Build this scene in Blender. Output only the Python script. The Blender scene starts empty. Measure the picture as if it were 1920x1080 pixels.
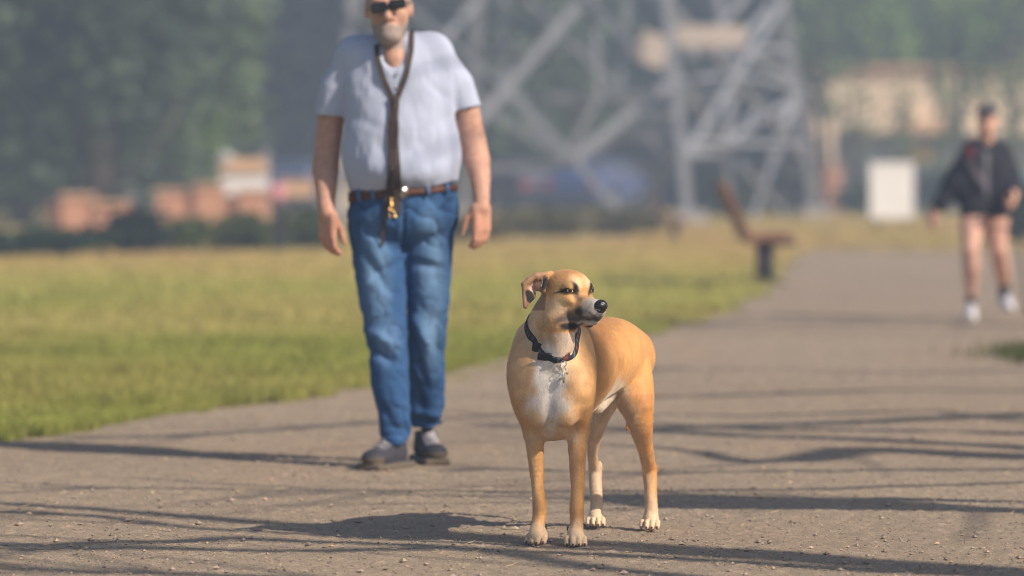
import bpy, math, time
import numpy as np
from mathutils import Vector
T0 = time.time()
rng = np.random.default_rng(7)
sc = bpy.context.scene
COL = sc.collection

# ------------------------------------------------------------------ camera, sky, sun, exposure
FPX = 7200.0; CAMH = 1.09; YH = 324.0
PITCH = math.atan((540 - YH) / FPX)
cd = bpy.data.cameras.new('camera'); cam = bpy.data.objects.new('camera', cd); COL.objects.link(cam)
cam.location = (0, 0, CAMH); cam.rotation_euler = (math.pi / 2 - PITCH, 0, 0)
cd.sensor_width = 36; cd.lens = 36 * FPX / 1920
cd.clip_start = 0.1; cd.clip_end = 2000
cd.dof.use_dof = True; cd.dof.focus_distance = 11.2; cd.dof.aperture_fstop = 2.1; cd.dof.aperture_blades = 0
sc.camera = cam
SUN_AZ = math.radians(34); SUN_EL = math.radians(36)      # az: from +x (right) towards the camera side
sdir = np.array([math.cos(SUN_EL) * math.cos(SUN_AZ), -math.cos(SUN_EL) * math.sin(SUN_AZ), math.sin(SUN_EL)])
w = bpy.data.worlds.new('World'); sc.world = w; w.use_nodes = True
nt = w.node_tree; bg = nt.nodes['Background']
sky = nt.nodes.new('ShaderNodeTexSky'); sky.sky_type = 'NISHITA'; sky.sun_disc = False
sky.sun_elevation = SUN_EL; sky.sun_rotation = math.pi / 2 + SUN_AZ
sky.dust_density = 1.5
nt.links.new(sky.outputs[0], bg.inputs[0]); bg.inputs[1].default_value = 0.075
sl = bpy.data.lights.new('sun', 'SUN'); sun = bpy.data.objects.new('sun', sl); COL.objects.link(sun)
sl.energy = 5.0; sl.angle = math.radians(0.53); sl.color = (1.0, 0.85, 0.68)
sun.rotation_euler = Vector(sdir).to_track_quat('Z', 'Y').to_euler()
sc.view_settings.view_transform = 'Standard'; sc.view_settings.look = 'None'
sc.view_settings.exposure = 0.34; sc.view_settings.gamma = 1
sc.render.engine = 'CYCLES'
sc.cycles.max_bounces = 6; sc.cycles.transparent_max_bounces = 8; sc.cycles.volume_bounces = 1; sc.cycles.filter_width = 1.0

# ------------------------------------------------------------------ helpers
ca, sa = math.cos(PITCH), math.sin(PITCH)
def P(px, py, d):
    X = (px - 960) / FPX; U = (540 - py) / FPX
    y = ca + U * sa; z = U * ca - sa
    return np.array([X * d / y, d, CAMH + z * d / y])
def proj(v):
    x, y, z = v[:, 0], v[:, 1], v[:, 2] - CAMH
    f = y * ca - z * sa; u = y * sa + z * ca
    return 960 + x / f * FPX, 540 - u / f * FPX
def gd(py): return CAMH * FPX / (py - YH)         # distance of ground seen at row py
def G(px, py):
    d = gd(py); p = P(px, py, d); p[2] = 0; return p

_tab = rng.random((32, 32, 32)).astype(np.float32)
def noise(p, s, seed=0):
    """value noise in -1..1, s = features per metre (scalar or 3)"""
    q = p * np.asarray(s, dtype=np.float64) + seed * 7.31 + 100
    i = np.floor(q).astype(int); f = q - i; f = f * f * (3 - 2 * f)
    out = 0
    for a in (0, 1):
        for b in (0, 1):
            for c in (0, 1):
                wt = (f[..., 0] if a else 1 - f[..., 0]) * (f[..., 1] if b else 1 - f[..., 1]) * (f[..., 2] if c else 1 - f[..., 2])
                out = out + wt * _tab[(i[..., 0] + a) % 32, (i[..., 1] + b) % 32, (i[..., 2] + c) % 32]
    return out * 2 - 1
def sstep(a, b, x):
    t = np.clip((x - a) / (b - a), 0, 1); return t * t * (3 - 2 * t)

class Field:
    def __init__(s, lo, hi, h):
        s.lo = np.array(lo, float); s.h = h
        s.n = np.ceil((np.array(hi, float) - s.lo) / h).astype(int) + 1
        s.f = np.full(s.n, 0.5, np.float32)
        s.ax = [(s.lo[i] + np.arange(s.n[i]) * h).astype(np.float32) for i in range(3)]
    def region(s, lo, hi):
        a = np.clip(np.floor((np.array(lo) - s.lo) / s.h).astype(int), 0, s.n)
        b = np.clip(np.ceil((np.array(hi) - s.lo) / s.h).astype(int) + 1, 0, s.n)
        return tuple(slice(int(a[i]), int(b[i])) for i in range(3))
    def apply(s, lo, hi, k, fn, sub=False, cuts=None):
        m = k * 1.2 + 3 * s.h
        sl_ = s.region(np.array(lo) - m, np.array(hi) + m)
        if any(q.stop <= q.start for q in sl_): return
        X = s.ax[0][sl_[0]][:, None, None]; Y = s.ax[1][sl_[1]][None, :, None]; Z = s.ax[2][sl_[2]][None, None, :]
        d = fn(X, Y, Z)
        for c, nrm in (cuts or ()):
            nrm = np.array(nrm, float); nrm /= np.linalg.norm(nrm)
            d = np.maximum(d, (X - c[0]) * nrm[0] + (Y - c[1]) * nrm[1] + (Z - c[2]) * nrm[2])
        F = s.f[sl_]
        if sub:
            d = -d
            h = np.clip(0.5 - 0.5 * (F - d) / k, 0, 1)
            s.f[sl_] = F * (1 - h) + d * h + k * h * (1 - h)
        else:
            h = np.clip(0.5 + 0.5 * (d - F) / k, 0, 1)
            s.f[sl_] = d * (1 - h) + F * h - k * h * (1 - h)
    def cap(s, a, b, ra, rb, k=0.02, sub=False, cuts=None):
        a = np.array(a, float); b = np.array(b, float); r = max(ra, rb); v = b - a; L = float(v @ v) + 1e-12
        def fn(X, Y, Z):
            t = np.clip(((X - a[0]) * v[0] + (Y - a[1]) * v[1] + (Z - a[2]) * v[2]) / L, 0, 1)
            return np.sqrt((X - a[0] - t * v[0]) ** 2 + (Y - a[1] - t * v[1]) ** 2 + (Z - a[2] - t * v[2]) ** 2) - (ra + (rb - ra) * t)
        s.apply(np.minimum(a, b) - r, np.maximum(a, b) + r, k, fn, sub, cuts)
    def chain(s, pts, k=0.02, cuts=None, ki=0.003):
        seg = [(np.array(a, float), ra, np.array(b, float), rb) for (a, ra), (b, rb) in zip(pts[:-1], pts[1:])]
        lo = np.min([np.minimum(a, b) - max(ra, rb) for a, ra, b, rb in seg], 0); hi = np.max([np.maximum(a, b) + max(ra, rb) for a, ra, b, rb in seg], 0)
        def fn(X, Y, Z):
            o = None
            for a, ra, b, rb in seg:
                v = b - a; L = float(v @ v) + 1e-12
                t = np.clip(((X - a[0]) * v[0] + (Y - a[1]) * v[1] + (Z - a[2]) * v[2]) / L, 0, 1)
                d = np.sqrt((X - a[0] - t * v[0]) ** 2 + (Y - a[1] - t * v[1]) ** 2 + (Z - a[2] - t * v[2]) ** 2) - (ra + (rb - ra) * t)
                if o is None: o = d
                else:
                    h = np.clip(0.5 + 0.5 * (d - o) / ki, 0, 1); o = d * (1 - h) + o * h - ki * h * (1 - h)
            return o
        s.apply(lo, hi, k, fn, False, cuts)
    def ell(s, c, r, k=0.02, B=None, sub=False, cuts=None):
        c = np.array(c, float); r = np.array(r, float) * np.ones(3); B = np.eye(3) if B is None else np.array(B)
        R = r.max()
        def fn(X, Y, Z):
            x, y, z = X - c[0], Y - c[1], Z - c[2]
            k0 = 0; k1 = 0
            for i in range(3):
                q = (x * B[i][0] + y * B[i][1] + z * B[i][2]) / r[i]
                k0 = k0 + q * q; k1 = k1 + (q / r[i]) ** 2
            k0 = np.sqrt(k0); return k0 * (k0 - 1) / (np.sqrt(k1) + 1e-9)
        s.apply(c - R, c + R, k, fn, sub, cuts)
    def box(s, c, r, rd, k=0.02, B=None, sub=False, cuts=None):
        c = np.array(c, float); r = np.array(r, float); B = np.eye(3) if B is None else np.array(B); R = np.linalg.norm(r)
        def fn(X, Y, Z):
            x, y, z = X - c[0], Y - c[1], Z - c[2]
            o = 0; m = -1e9
            for i in range(3):
                q = np.abs(x * B[i][0] + y * B[i][1] + z * B[i][2]) - (r[i] - rd)
                o = o + np.maximum(q, 0) ** 2; m = np.maximum(m, q)
            return np.sqrt(o) + np.minimum(m, 0) - rd
        s.apply(c - R, c + R, k, fn, sub, cuts)
    def tri(s, a, b, c, rd, k=0.01):
        a, b, c = (np.array(q, float) for q in (a, b, c))
        ba, cb, ac = b - a, c - b, a - c; nor = np.cross(ba, ac)
        def dot(v, X, Y, Z): return v[0] * X + v[1] * Y + v[2] * Z
        def fn(X, Y, Z):
            def rel(p): return X - p[0], Y - p[1], Z - p[2]
            pa, pb, pc = rel(a), rel(b), rel(c)
            sg = (np.sign(dot(np.cross(ba, nor), *pa)) + np.sign(dot(np.cross(cb, nor), *pb)) + np.sign(dot(np.cross(ac, nor), *pc)))
            def ed(e, p):
                t = np.clip(dot(e, *p) / (e @ e), 0, 1)
                return (p[0] - e[0] * t) ** 2 + (p[1] - e[1] * t) ** 2 + (p[2] - e[2] * t) ** 2
            dm = np.minimum(np.minimum(ed(ba, pa), ed(cb, pb)), ed(ac, pc))
            pl = dot(nor, *pa) ** 2 / (nor @ nor)
            return np.sqrt(np.where(sg < 2, dm, pl)) - rd
        s.apply(np.minimum(np.minimum(a, b), c) - rd, np.maximum(np.maximum(a, b), c) + rd, k, fn)
    def at(s, p):
        q = (np.atleast_2d(p) - s.lo) / s.h; q = np.clip(q, 0, s.n - 1.001); i = q.astype(int); f = q - i; o = 0
        for a in (0, 1):
            for b in (0, 1):
                for c in (0, 1):
                    o = o + (f[:, 0] if a else 1 - f[:, 0]) * (f[:, 1] if b else 1 - f[:, 1]) * (f[:, 2] if c else 1 - f[:, 2]) * s.f[i[:, 0] + a, i[:, 1] + b, i[:, 2] + c]
        return o
    def hit(s, px, py, d0, d1, n=400):
        """first surface point on the sight line through a photo point"""
        ds = np.linspace(d0, d1, n); pts = np.array([P(px, py, d) for d in ds]); v = s.at(pts)
        i = np.argmax(v < 0)
        return pts[i] if v[i] < 0 else None
    def nets(s):
        f = s.f; ins = f < 0
        nx, ny, nz = f.shape
        cnt = np.zeros((nx - 1, ny - 1, nz - 1), np.int8)
        for a in (0, 1):
            for b in (0, 1):
                for c in (0, 1):
                    cnt += ins[a:nx - 1 + a, b:ny - 1 + b, c:nz - 1 + c]
        act = (cnt > 0) & (cnt < 8)
        I = np.argwhere(act); idx = np.full(act.shape, -1, np.int32); idx[act] = np.arange(len(I))
        acc = np.zeros((len(I), 3)); num = np.zeros(len(I))
        cor = [(a, b, c) for a in (0, 1) for b in (0, 1) for c in (0, 1)]
        val = {c: f[I[:, 0] + c[0], I[:, 1] + c[1], I[:, 2] + c[2]] for c in cor}
        for c in cor:
            for axn in range(3):
                if c[axn] == 0:
                    e = list(c); e[axn] = 1; e = tuple(e)
                    v0, v1 = val[c], val[e]; m = (v0 < 0) != (v1 < 0)
                    t = np.where(m, v0 / np.where(m, v0 - v1, 1), 0)
                    q = np.array(c, float)[None].repeat(len(I), 0); q[:, axn] += t
                    acc[m] += q[m]; num[m] += 1
        V = (I + acc / num[:, None]) * s.h + s.lo
        Q = []
        for axn in range(3):
            o = [i for i in range(3) if i != axn]
            s0 = [slice(1, -1)] * 3; s0[axn] = slice(0, -1); s1 = list(s0); s1[axn] = slice(1, None)
            A, Bv = ins[tuple(s0)], ins[tuple(s1)]
            for flip in (0, 1):
                m = (A & ~Bv) if not flip else (~A & Bv)
                E = np.argwhere(m)
                if not len(E): continue
                base = E.copy(); base[:, o[0]] += 1; base[:, o[1]] += 1
                def g(da, db):
                    q = base.copy(); q[:, o[0]] -= da; q[:, o[1]] -= db; return idx[q[:, 0], q[:, 1], q[:, 2]]
                quad = np.stack([g(1, 1), g(0, 1), g(0, 0), g(1, 0)], 1)
                if bool(flip) != (axn == 1): quad = quad[:, ::-1]
                Q.append(quad)
        return V, np.concatenate(Q)

def normals(V, Fc):
    n = np.cross(V[Fc[:, 2]] - V[Fc[:, 0]], V[Fc[:, 3 if Fc.shape[1] == 4 else 1]] - V[Fc[:, 1 if Fc.shape[1] == 4 else 0]])
    N = np.zeros_like(V)
    for j in range(Fc.shape[1]):
        for c in range(3): N[:, c] += np.bincount(Fc[:, j], n[:, c], len(V))
    return N / (np.linalg.norm(N, axis=1, keepdims=True) + 1e-12)

def mesh(name, V, Fc, mat=None, parent=None, cols=None, smooth=True, label=None, cat=None, group=None, kind=None, link=True, split_normals=None, origin=None):
    V = np.asarray(V, np.float32); Fc = np.asarray(Fc, np.int32)
    if origin is not None: V = V - np.asarray(origin, np.float32)
    me = bpy.data.meshes.new(name); k = Fc.shape[1]
    me.vertices.add(len(V)); me.vertices.foreach_set('co', V.ravel())
    me.loops.add(Fc.size); me.loops.foreach_set('vertex_index', Fc.ravel())
    me.polygons.add(len(Fc)); me.polygons.foreach_set('loop_start', np.arange(len(Fc), dtype=np.int32) * k)
    me.polygons.foreach_set('loop_total', np.full(len(Fc), k, np.int32))
    me.polygons.foreach_set('use_smooth', np.full(len(Fc), bool(smooth)))
    me.update(calc_edges=True); me.validate()
    if cols is not None:
        a = me.color_attributes.new('col', 'FLOAT_COLOR', 'POINT')
        c = np.ones((len(V), 4), np.float32); c[:, :3] = cols; a.data.foreach_set('color', c.ravel())
    if split_normals is not None: me.normals_split_custom_set_from_vertices(split_normals.tolist())
    if mat: me.materials.append(mat)
    o = bpy.data.objects.new(name, me)
    if origin is not None: o.location = [float(v) for v in origin]
    COL.objects.link(o)
    if parent is not None:
        o.parent = parent
        pw = wloc(parent)
        o.location = [(0.0 if origin is None else float(origin[i])) - pw[i] for i in range(3)]
    tag(o, label, cat, group, kind); return o
def wloc(o):
    p = [0.0, 0.0, 0.0]
    while o is not None:
        p = [p[i] + o.location[i] for i in range(3)]; o = o.parent
    return p
def tag(o, label=None, cat=None, group=None, kind=None):
    if label: o['label'] = label
    if cat: o['category'] = cat
    if group: o['group'] = group
    if kind: o['kind'] = kind
def thing(name, loc, label, cat, group=None):
    o = bpy.data.objects.new(name, None); o.empty_display_size = 0.1; COL.objects.link(o)
    o.location = [float(v) for v in loc]; tag(o, label, cat, group); return o

class MB:
    """collects boxes and tubes (quads) for one mesh"""
    def __init__(s): s.V = []; s.F = []; s.n = 0
    def add(s, V, F): s.V.append(np.asarray(V, float)); s.F.append(np.asarray(F) + s.n); s.n += len(V)
    def box(s, c, r, B=None):
        B = np.eye(3) if B is None else np.array(B); r = np.array(r, float)
        cs = np.array([(a, b, d) for a in (-1, 1) for b in (-1, 1) for d in (-1, 1)], float) * r
        s.add(np.array(c) + cs @ B, [(0, 1, 3, 2), (4, 6, 7, 5), (0, 4, 5, 1), (2, 3, 7, 6), (0, 2, 6, 4), (1, 5, 7, 3)]); return s
    def tube(s, pts, rad, n=8, caps=True):
        pts = np.array(pts, float); rad = np.ones(len(pts)) * rad; t = np.gradient(pts, axis=0) if len(pts) > 1 else pts
        t /= np.linalg.norm(t, axis=1, keepdims=True) + 1e-9
        up = np.array([0, 0, 1.0]) if abs(t[0][2]) < 0.9 else np.array([1.0, 0, 0])
        rings = []
        for p, q, r in zip(pts, t, rad):
            a = np.cross(q, up); a /= np.linalg.norm(a) + 1e-9; b = np.cross(q, a); up = -b if b @ up < 0 else b
            an = np.arange(n) * 2 * np.pi / n
            rings.append(p + r * (np.cos(an)[:, None] * a + np.sin(an)[:, None] * b))
        V = np.concatenate(rings); F = []
        for i in range(len(pts) - 1):
            for j in range(n):
                F.append((i * n + j, i * n + (j + 1) % n, (i + 1) * n + (j + 1) % n, (i + 1) * n + j))
        if caps:
            V = np.concatenate([V, pts[:1], pts[-1:]]); c0 = len(V) - 2
            for j in range(0, n, 2):
                F.append((c0, (j + 2) % n, (j + 1) % n, j)); e = (len(pts) - 1) * n
                F.append((c0 + 1, e + j, e + (j + 1) % n, e + (j + 2) % n))
        s.add(V, F); return s
    def out(s, name, mat, parent=None, **kw): return mesh(name, np.concatenate(s.V), np.concatenate(s.F), mat, parent, **kw)

# ------------------------------------------------------------------ materials
def newmat(name):
    m = bpy.data.materials.new(name); m.use_nodes = True; return m, m.node_tree, m.node_tree.nodes['Principled BSDF']
def mat(name, col, rough=0.7, var=0.15, vs=8.0, bump=0.0, bs=60.0, metal=0.0, spec=0.3, stretch=None, coat=0, sheen=0, sss=0):
    m, t, b = newmat(name); N = t.nodes; L = t.links
    b.inputs['Roughness'].default_value = rough; b.inputs['Metallic'].default_value = metal
    b.inputs['Specular IOR Level'].default_value = spec
    if sheen: b.inputs['Sheen Weight'].default_value = sheen; b.inputs['Sheen Roughness'].default_value = 0.4
    if coat: b.inputs['Coat Weight'].default_value = coat
    if sss:
        b.inputs['Subsurface Weight'].default_value = sss; b.inputs['Subsurface Radius'].default_value = (1, .35, .2); b.inputs['Subsurface Scale'].default_value = 0.01
    tc = N.new('ShaderNodeTexCoord'); mp = N.new('ShaderNodeMapping'); L.new(tc.outputs['Object'], mp.inputs[0])
    if stretch: mp.inputs['Scale'].default_value = stretch
    n = N.new('ShaderNodeTexNoise'); n.inputs['Scale'].default_value = vs; n.inputs['Detail'].default_value = 6; L.new(mp.outputs[0], n.inputs[0])
    r = N.new('ShaderNodeValToRGB'); c = np.array(col)
    r.color_ramp.elements[0].position = 0.3; r.color_ramp.elements[1].position = 0.7
    r.color_ramp.elements[0].color = (*(c * (1 - var)), 1); r.color_ramp.elements[1].color = (*(np.minimum(c * (1 + var), 1)), 1)
    L.new(n.outputs[0], r.inputs[0]); L.new(r.outputs[0], b.inputs['Base Color'])
    if bump:
        n2 = N.new('ShaderNodeTexNoise'); n2.inputs['Scale'].default_value = bs; n2.inputs['Detail'].default_value = 5; L.new(mp.outputs[0], n2.inputs[0])
        bp = N.new('ShaderNodeBump'); bp.inputs['Strength'].default_value = bump; bp.inputs['Distance'].default_value = 0.01
        L.new(n2.outputs[0], bp.inputs['Height']); L.new(bp.outputs[0], b.inputs['Normal'])
    return m
def vmat(name, rough=0.7, spec=0.25, bump=0.0, bs=100, dist=0.002, transl=0.0, sheen=0, sss=0, stretch=None, cvar=0.0, cvs=200):
    m, t, b = newmat(name); N = t.nodes; L = t.links
    b.inputs['Roughness'].default_value = rough; b.inputs['Specular IOR Level'].default_value = spec
    if sheen: b.inputs['Sheen Weight'].default_value = sheen; b.inputs['Sheen Roughness'].default_value = 0.35; b.inputs['Sheen Tint'].default_value = (1, .9, .75, 1)
    if sss:
        b.inputs['Subsurface Weight'].default_value = sss; b.inputs['Subsurface Radius'].default_value = (1, .35, .2); b.inputs['Subsurface Scale'].default_value = 0.012
    a = N.new('ShaderNodeVertexColor'); a.layer_name = 'col'; src = a.outputs[0]
    tc = N.new('ShaderNodeTexCoord'); mp = N.new('ShaderNodeMapping'); L.new(tc.outputs['Object'], mp.inputs[0])
    if stretch: mp.inputs['Scale'].default_value = stretch
    if cvar:
        n = N.new('ShaderNodeTexNoise'); n.inputs['Scale'].default_value = cvs; n.inputs['Detail'].default_value = 4; L.new(mp.outputs[0], n.inputs[0])
        mr = N.new('ShaderNodeMapRange'); mr.inputs[1].default_value = .3; mr.inputs[2].default_value = .7; mr.inputs[3].default_value = 1 - cvar; mr.inputs[4].default_value = 1 + cvar
        L.new(n.outputs[0], mr.inputs[0]); mx = N.new('ShaderNodeVectorMath'); mx.operation = 'SCALE'
        L.new(src, mx.inputs[0]); L.new(mr.outputs[0], mx.inputs['Scale']); src = mx.outputs[0]
    L.new(src, b.inputs['Base Color'])
    if bump:
        n2 = N.new('ShaderNodeTexNoise'); n2.inputs['Scale'].default_value = bs; n2.inputs['Detail'].default_value = 5; L.new(mp.outputs[0], n2.inputs[0])
        bp = N.new('ShaderNodeBump'); bp.inputs['Strength'].default_value = bump; bp.inputs['Distance'].default_value = dist
        L.new(n2.outputs[0], bp.inputs['Height']); L.new(bp.outputs[0], b.inputs['Normal'])
    if transl:
        tr = N.new('ShaderNodeBsdfTranslucent'); L.new(src, tr.inputs[0]); mx = N.new('ShaderNodeMixShader'); mx.inputs[0].default_value = transl
        L.new(b.outputs[0], mx.inputs[1]); L.new(tr.outputs[0], mx.inputs[2]); L.new(mx.outputs[0], N['Material Output'].inputs[0])
    return m

# ------------------------------------------------------------------ ground, path
M_lawn = vmat('lawn_soil', 0.95, 0.1, bump=0.6, bs=30, dist=0.03, cvar=0.2, cvs=6)
M_path = vmat('path_gravel', 0.93, 0.15, bump=1.0, bs=260, dist=0.005, cvar=0.36, cvs=300)
M_stone = vmat('stone', 0.9, 0.2, bump=0.3, bs=300)
M_grass = vmat('grass_blade', 0.6, 0.3, transl=0.35)
M_leaf = vmat('leaf', 0.6, 0.25, transl=0.3)

LE = np.array([(4, -6.2), (9, -4.4), (12, -3.3), (15.8, -2.15), (19.57, -.75), (21.4, -.38), (26.5, .95), (33.3, 2.05), (47, 3.35), (55.7, 4.2), (57.5, 5.5), (59, 9), (60, 16)])
RE = np.array([(4, 4.6), (9, 4.6), (16, 4.7), (23, 4.8), (33, 5.6), (43, 6.6), (48, 8.5), (51, 11), (55, 18), (60, 24)])
def ledge(y): return np.interp(y, LE[:, 0], LE[:, 1]) + 0.10 * noise(np.stack([y * 0, y, y * 0], -1), 1.3, 3) + 0.06 * noise(np.stack([y * 0, y, y * 0], -1), 5, 4) + 0.04 * noise(np.stack([y * 0, y, y * 0], -1), 14, 5)
def redge(y): return np.interp(y, RE[:, 0], RE[:, 1]) + 0.12 * noise(np.stack([y * 0, y, y * 0], -1), 1.1, 8)
def lawn_col(x, y):
    p = np.stack([x, y, x * 0], -1)
    green = np.array([.32, .35, .07]); dry = np.array([.62, .44, .19]); yel = np.array([.52, .48, .14])
    t = sstep(20, 44, y + 3 * noise(p, .25, 11)) 
    c = green * (1 - t)[..., None] + yel * t[..., None]
    t2 = sstep(-.25, .6, noise(p, (.35, .22, 1), 12)) * .32 + sstep(38, 50, y) * .6
    t2 = np.clip(t2, 0, 1)
    c = c * (1 - t2)[..., None] + (yel * .5 + dry * .5 if False else dry) * t2[..., None]
    return c
ys = np.concatenate([np.linspace(-30, 3, 12), np.linspace(4, 66, 260), np.linspace(67, 110, 60), np.geomspace(115, 1500, 24)])
xs = np.concatenate([-np.geomspace(1200, 22, 20), np.linspace(-21, 30, 160), np.geomspace(31, 1200, 20)])
X, Y = np.meshgrid(xs, ys, indexing='ij')
Z = np.full(X.shape, -0.03) + 0.012 * noise(np.stack([X, Y, X * 0], -1), .8, 1)
gx, gy = X.shape
idx = np.arange(gx * gy).reshape(gx, gy)
Fg = np.stack([idx[:-1, :-1], idx[1:, :-1], idx[1:, 1:], idx[:-1, 1:]], -1).reshape(-1, 4)
Vg = np.stack([X, Y, Z], -1).reshape(-1, 3)
gc = lawn_col(Vg[:, 0], Vg[:, 1]) * 0.8
mesh('ground', Vg, Fg, M_lawn, cols=gc, kind='structure', label='green and straw coloured lawn stretching back beside the gravel path')

rows = np.concatenate([np.linspace(4, 9.6, 60, endpoint=False), np.linspace(9.6, 13.5, 390, endpoint=False), np.linspace(13.5, 20, 300, endpoint=False), np.linspace(20, 60, 200)])
tc_ = np.linspace(0, 1, 30); NC = 760
l = ledge(rows); r_ = redge(rows)
# columns denser inside the frame
u = np.linspace(0, 1, NC)
X = l[:, None] + (r_ - l)[:, None] * (0.12 * u + 0.88 * (0.5 + 0.5 * np.sign(2 * u - 1) * np.abs(2 * u - 1) ** 1.0))[None]
Y = np.repeat(rows[:, None], NC, 1)
pp = np.stack([X, Y, X * 0], -1)
Z = .010 * noise(pp, (.9, 1.6, 1), 21) + .003 * noise(pp, (4, 6, 1), 22) + .0016 * noise(pp, 25, 23) + .0022 * noise(pp, 70, 24) + .0035 * np.maximum(0, noise(pp, 120, 25))
pebble = sstep(.55, .8, noise(pp, 45, 26)); Z = Z + .003 * pebble
edge = np.minimum(u, 1 - u)[None] * (r_ - l)[:, None]
Z = Z - 0.03 * (1 - sstep(0, .12, edge)) - 0.003
n1 = noise(pp, (1.2, .8, 1), 27); n2 = noise(pp, 18, 28); n3 = noise(pp, 90, 29)
base = np.array([.335, .268, .202])
pc = base * (1 + .07 * n1 + .08 * n2 + .16 * n3)[..., None]
pc = pc * (1 + pebble * .2)[..., None]
sand = sstep(.1, .7, noise(pp, (1.5, .7, 1), 30))[..., None]
pc = pc * (1 - sand * .35) + np.array([.38, .275, .20]) * sand * .35
idx = np.arange(X.size).reshape(X.shape)
Fp = np.stack([idx[:-1, :-1], idx[:-1, 1:], idx[1:, 1:], idx[1:, :-1]], -1).reshape(-1, 4)
mesh('path', np.stack([X, Y, Z], -1).reshape(-1, 3), Fp, M_path, cols=pc.reshape(-1, 3), kind='structure', label='wide grey brown gravel path running back to the right')

# loose stones on the path
oct_v = np.array([(1, 0, 0), (-1, 0, 0), (0, 1, 0), (0, -1, 0), (0, 0, 1), (0, 0, -1)], float)
oct_f = np.array([(0, 2, 4), (2, 1, 4), (1, 3, 4), (3, 0, 4), (2, 0, 5), (1, 2, 5), (3, 1, 5), (0, 3, 5)])
NS = 70000
sy = 9.6 + 12 * rng.random(NS) ** 1.6; sx = (rng.random(NS) - .5) * 2 * (sy * .15 + .5)
ok = (sx > ledge(sy) + .05) & (sx < redge(sy) - .1); sx, sy = sx[ok], sy[ok]; NS = len(sx)
ss = .0016 + .0035 * rng.random(NS) ** 3 + .009 * (rng.random(NS) ** 60)
big = rng.random(NS) < .006; ss[big] = .006 + .009 * rng.random(big.sum())
def scatter(tv, tf, pos, scl, cols, jit=.35):
    n = len(pos); an = rng.random(n) * 6.28; c, s_ = np.cos(an), np.sin(an)
    V = tv[None] * scl[:, None, :] * (1 + jit * (rng.random((n, len(tv), 1)) - .5) * 2)
    x = V[..., 0] * c[:, None] - V[..., 1] * s_[:, None]; y = V[..., 0] * s_[:, None] + V[..., 1] * c[:, None]
    V = np.stack([x, y, V[..., 2]], -1) + pos[:, None, :]
    F = (tf[None] + (np.arange(n) * len(tv))[:, None, None]).reshape(-1, tf.shape[1])
    return V.reshape(-1, 3), F, np.repeat(cols, len(tv), 0)
pg = np.stack([sx, sy, sx * 0], -1)
zz = .010 * noise(pg, (.9, 1.6, 1), 21) + .003 * noise(pg, (4, 6, 1), 22) - .0015
pos = np.stack([sx, sy, zz + ss * .25], -1)
scol = np.array([.33, .265, .215]) * (0.6 + .8 * rng.random((NS, 1))) * (1 + .1 * (rng.random((NS, 3)) - .5))
warm = rng.random(NS) < .12; scol[warm] = np.array([.5, .36, .25]) * (.8 + .4 * rng.random((warm.sum(), 1)))
V, F, C = scatter(oct_v, oct_f, pos, np.stack([ss, ss * .8, ss * .55], -1), scol)
mesh('gravel', V, F, M_stone, cols=C, smooth=False, kind='stuff', label='loose gravel stones strewn over the path')

# dry straw and leaf bits lying on the path
n_ = 260; by = 9.8 + 9 * rng.random(n_) ** 1.4; bx_ = (rng.random(n_) - .5) * 2 * (by * .15 + .3); k_ = (bx_ > ledge(by)) & (bx_ < redge(by)); bx_, by = bx_[k_], by[k_]; n_ = len(bx_)
an = rng.random(n_) * 3.14; Ls = .008 + .022 * rng.random(n_); Ws = np.where(rng.random(n_) < .7, .0011, .006); dx, dy = np.cos(an), np.sin(an)
q0 = np.stack([bx_, by, .010 * noise(np.stack([bx_, by, bx_ * 0], -1), (.9, 1.6, 1), 21) + .006], -1); dL = np.stack([dx * Ls, dy * Ls, .003 + 0 * dx], -1); dW = np.stack([-dy * Ws, dx * Ws, .001 + 0 * dx], -1)
mesh('litter', np.stack([q0 - dL, q0 + dW, q0 + dL + (0, 0, .004), q0 - dW], 1).reshape(-1, 3), np.arange(4 * n_).reshape(n_, 4), M_stone, cols=np.repeat(np.array([.42, .32, .18]) * (.5 + .8 * rng.random((n_, 1))), 4, 0), smooth=False, kind='stuff', label='bits of dry straw and leaf on the gravel')

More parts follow.
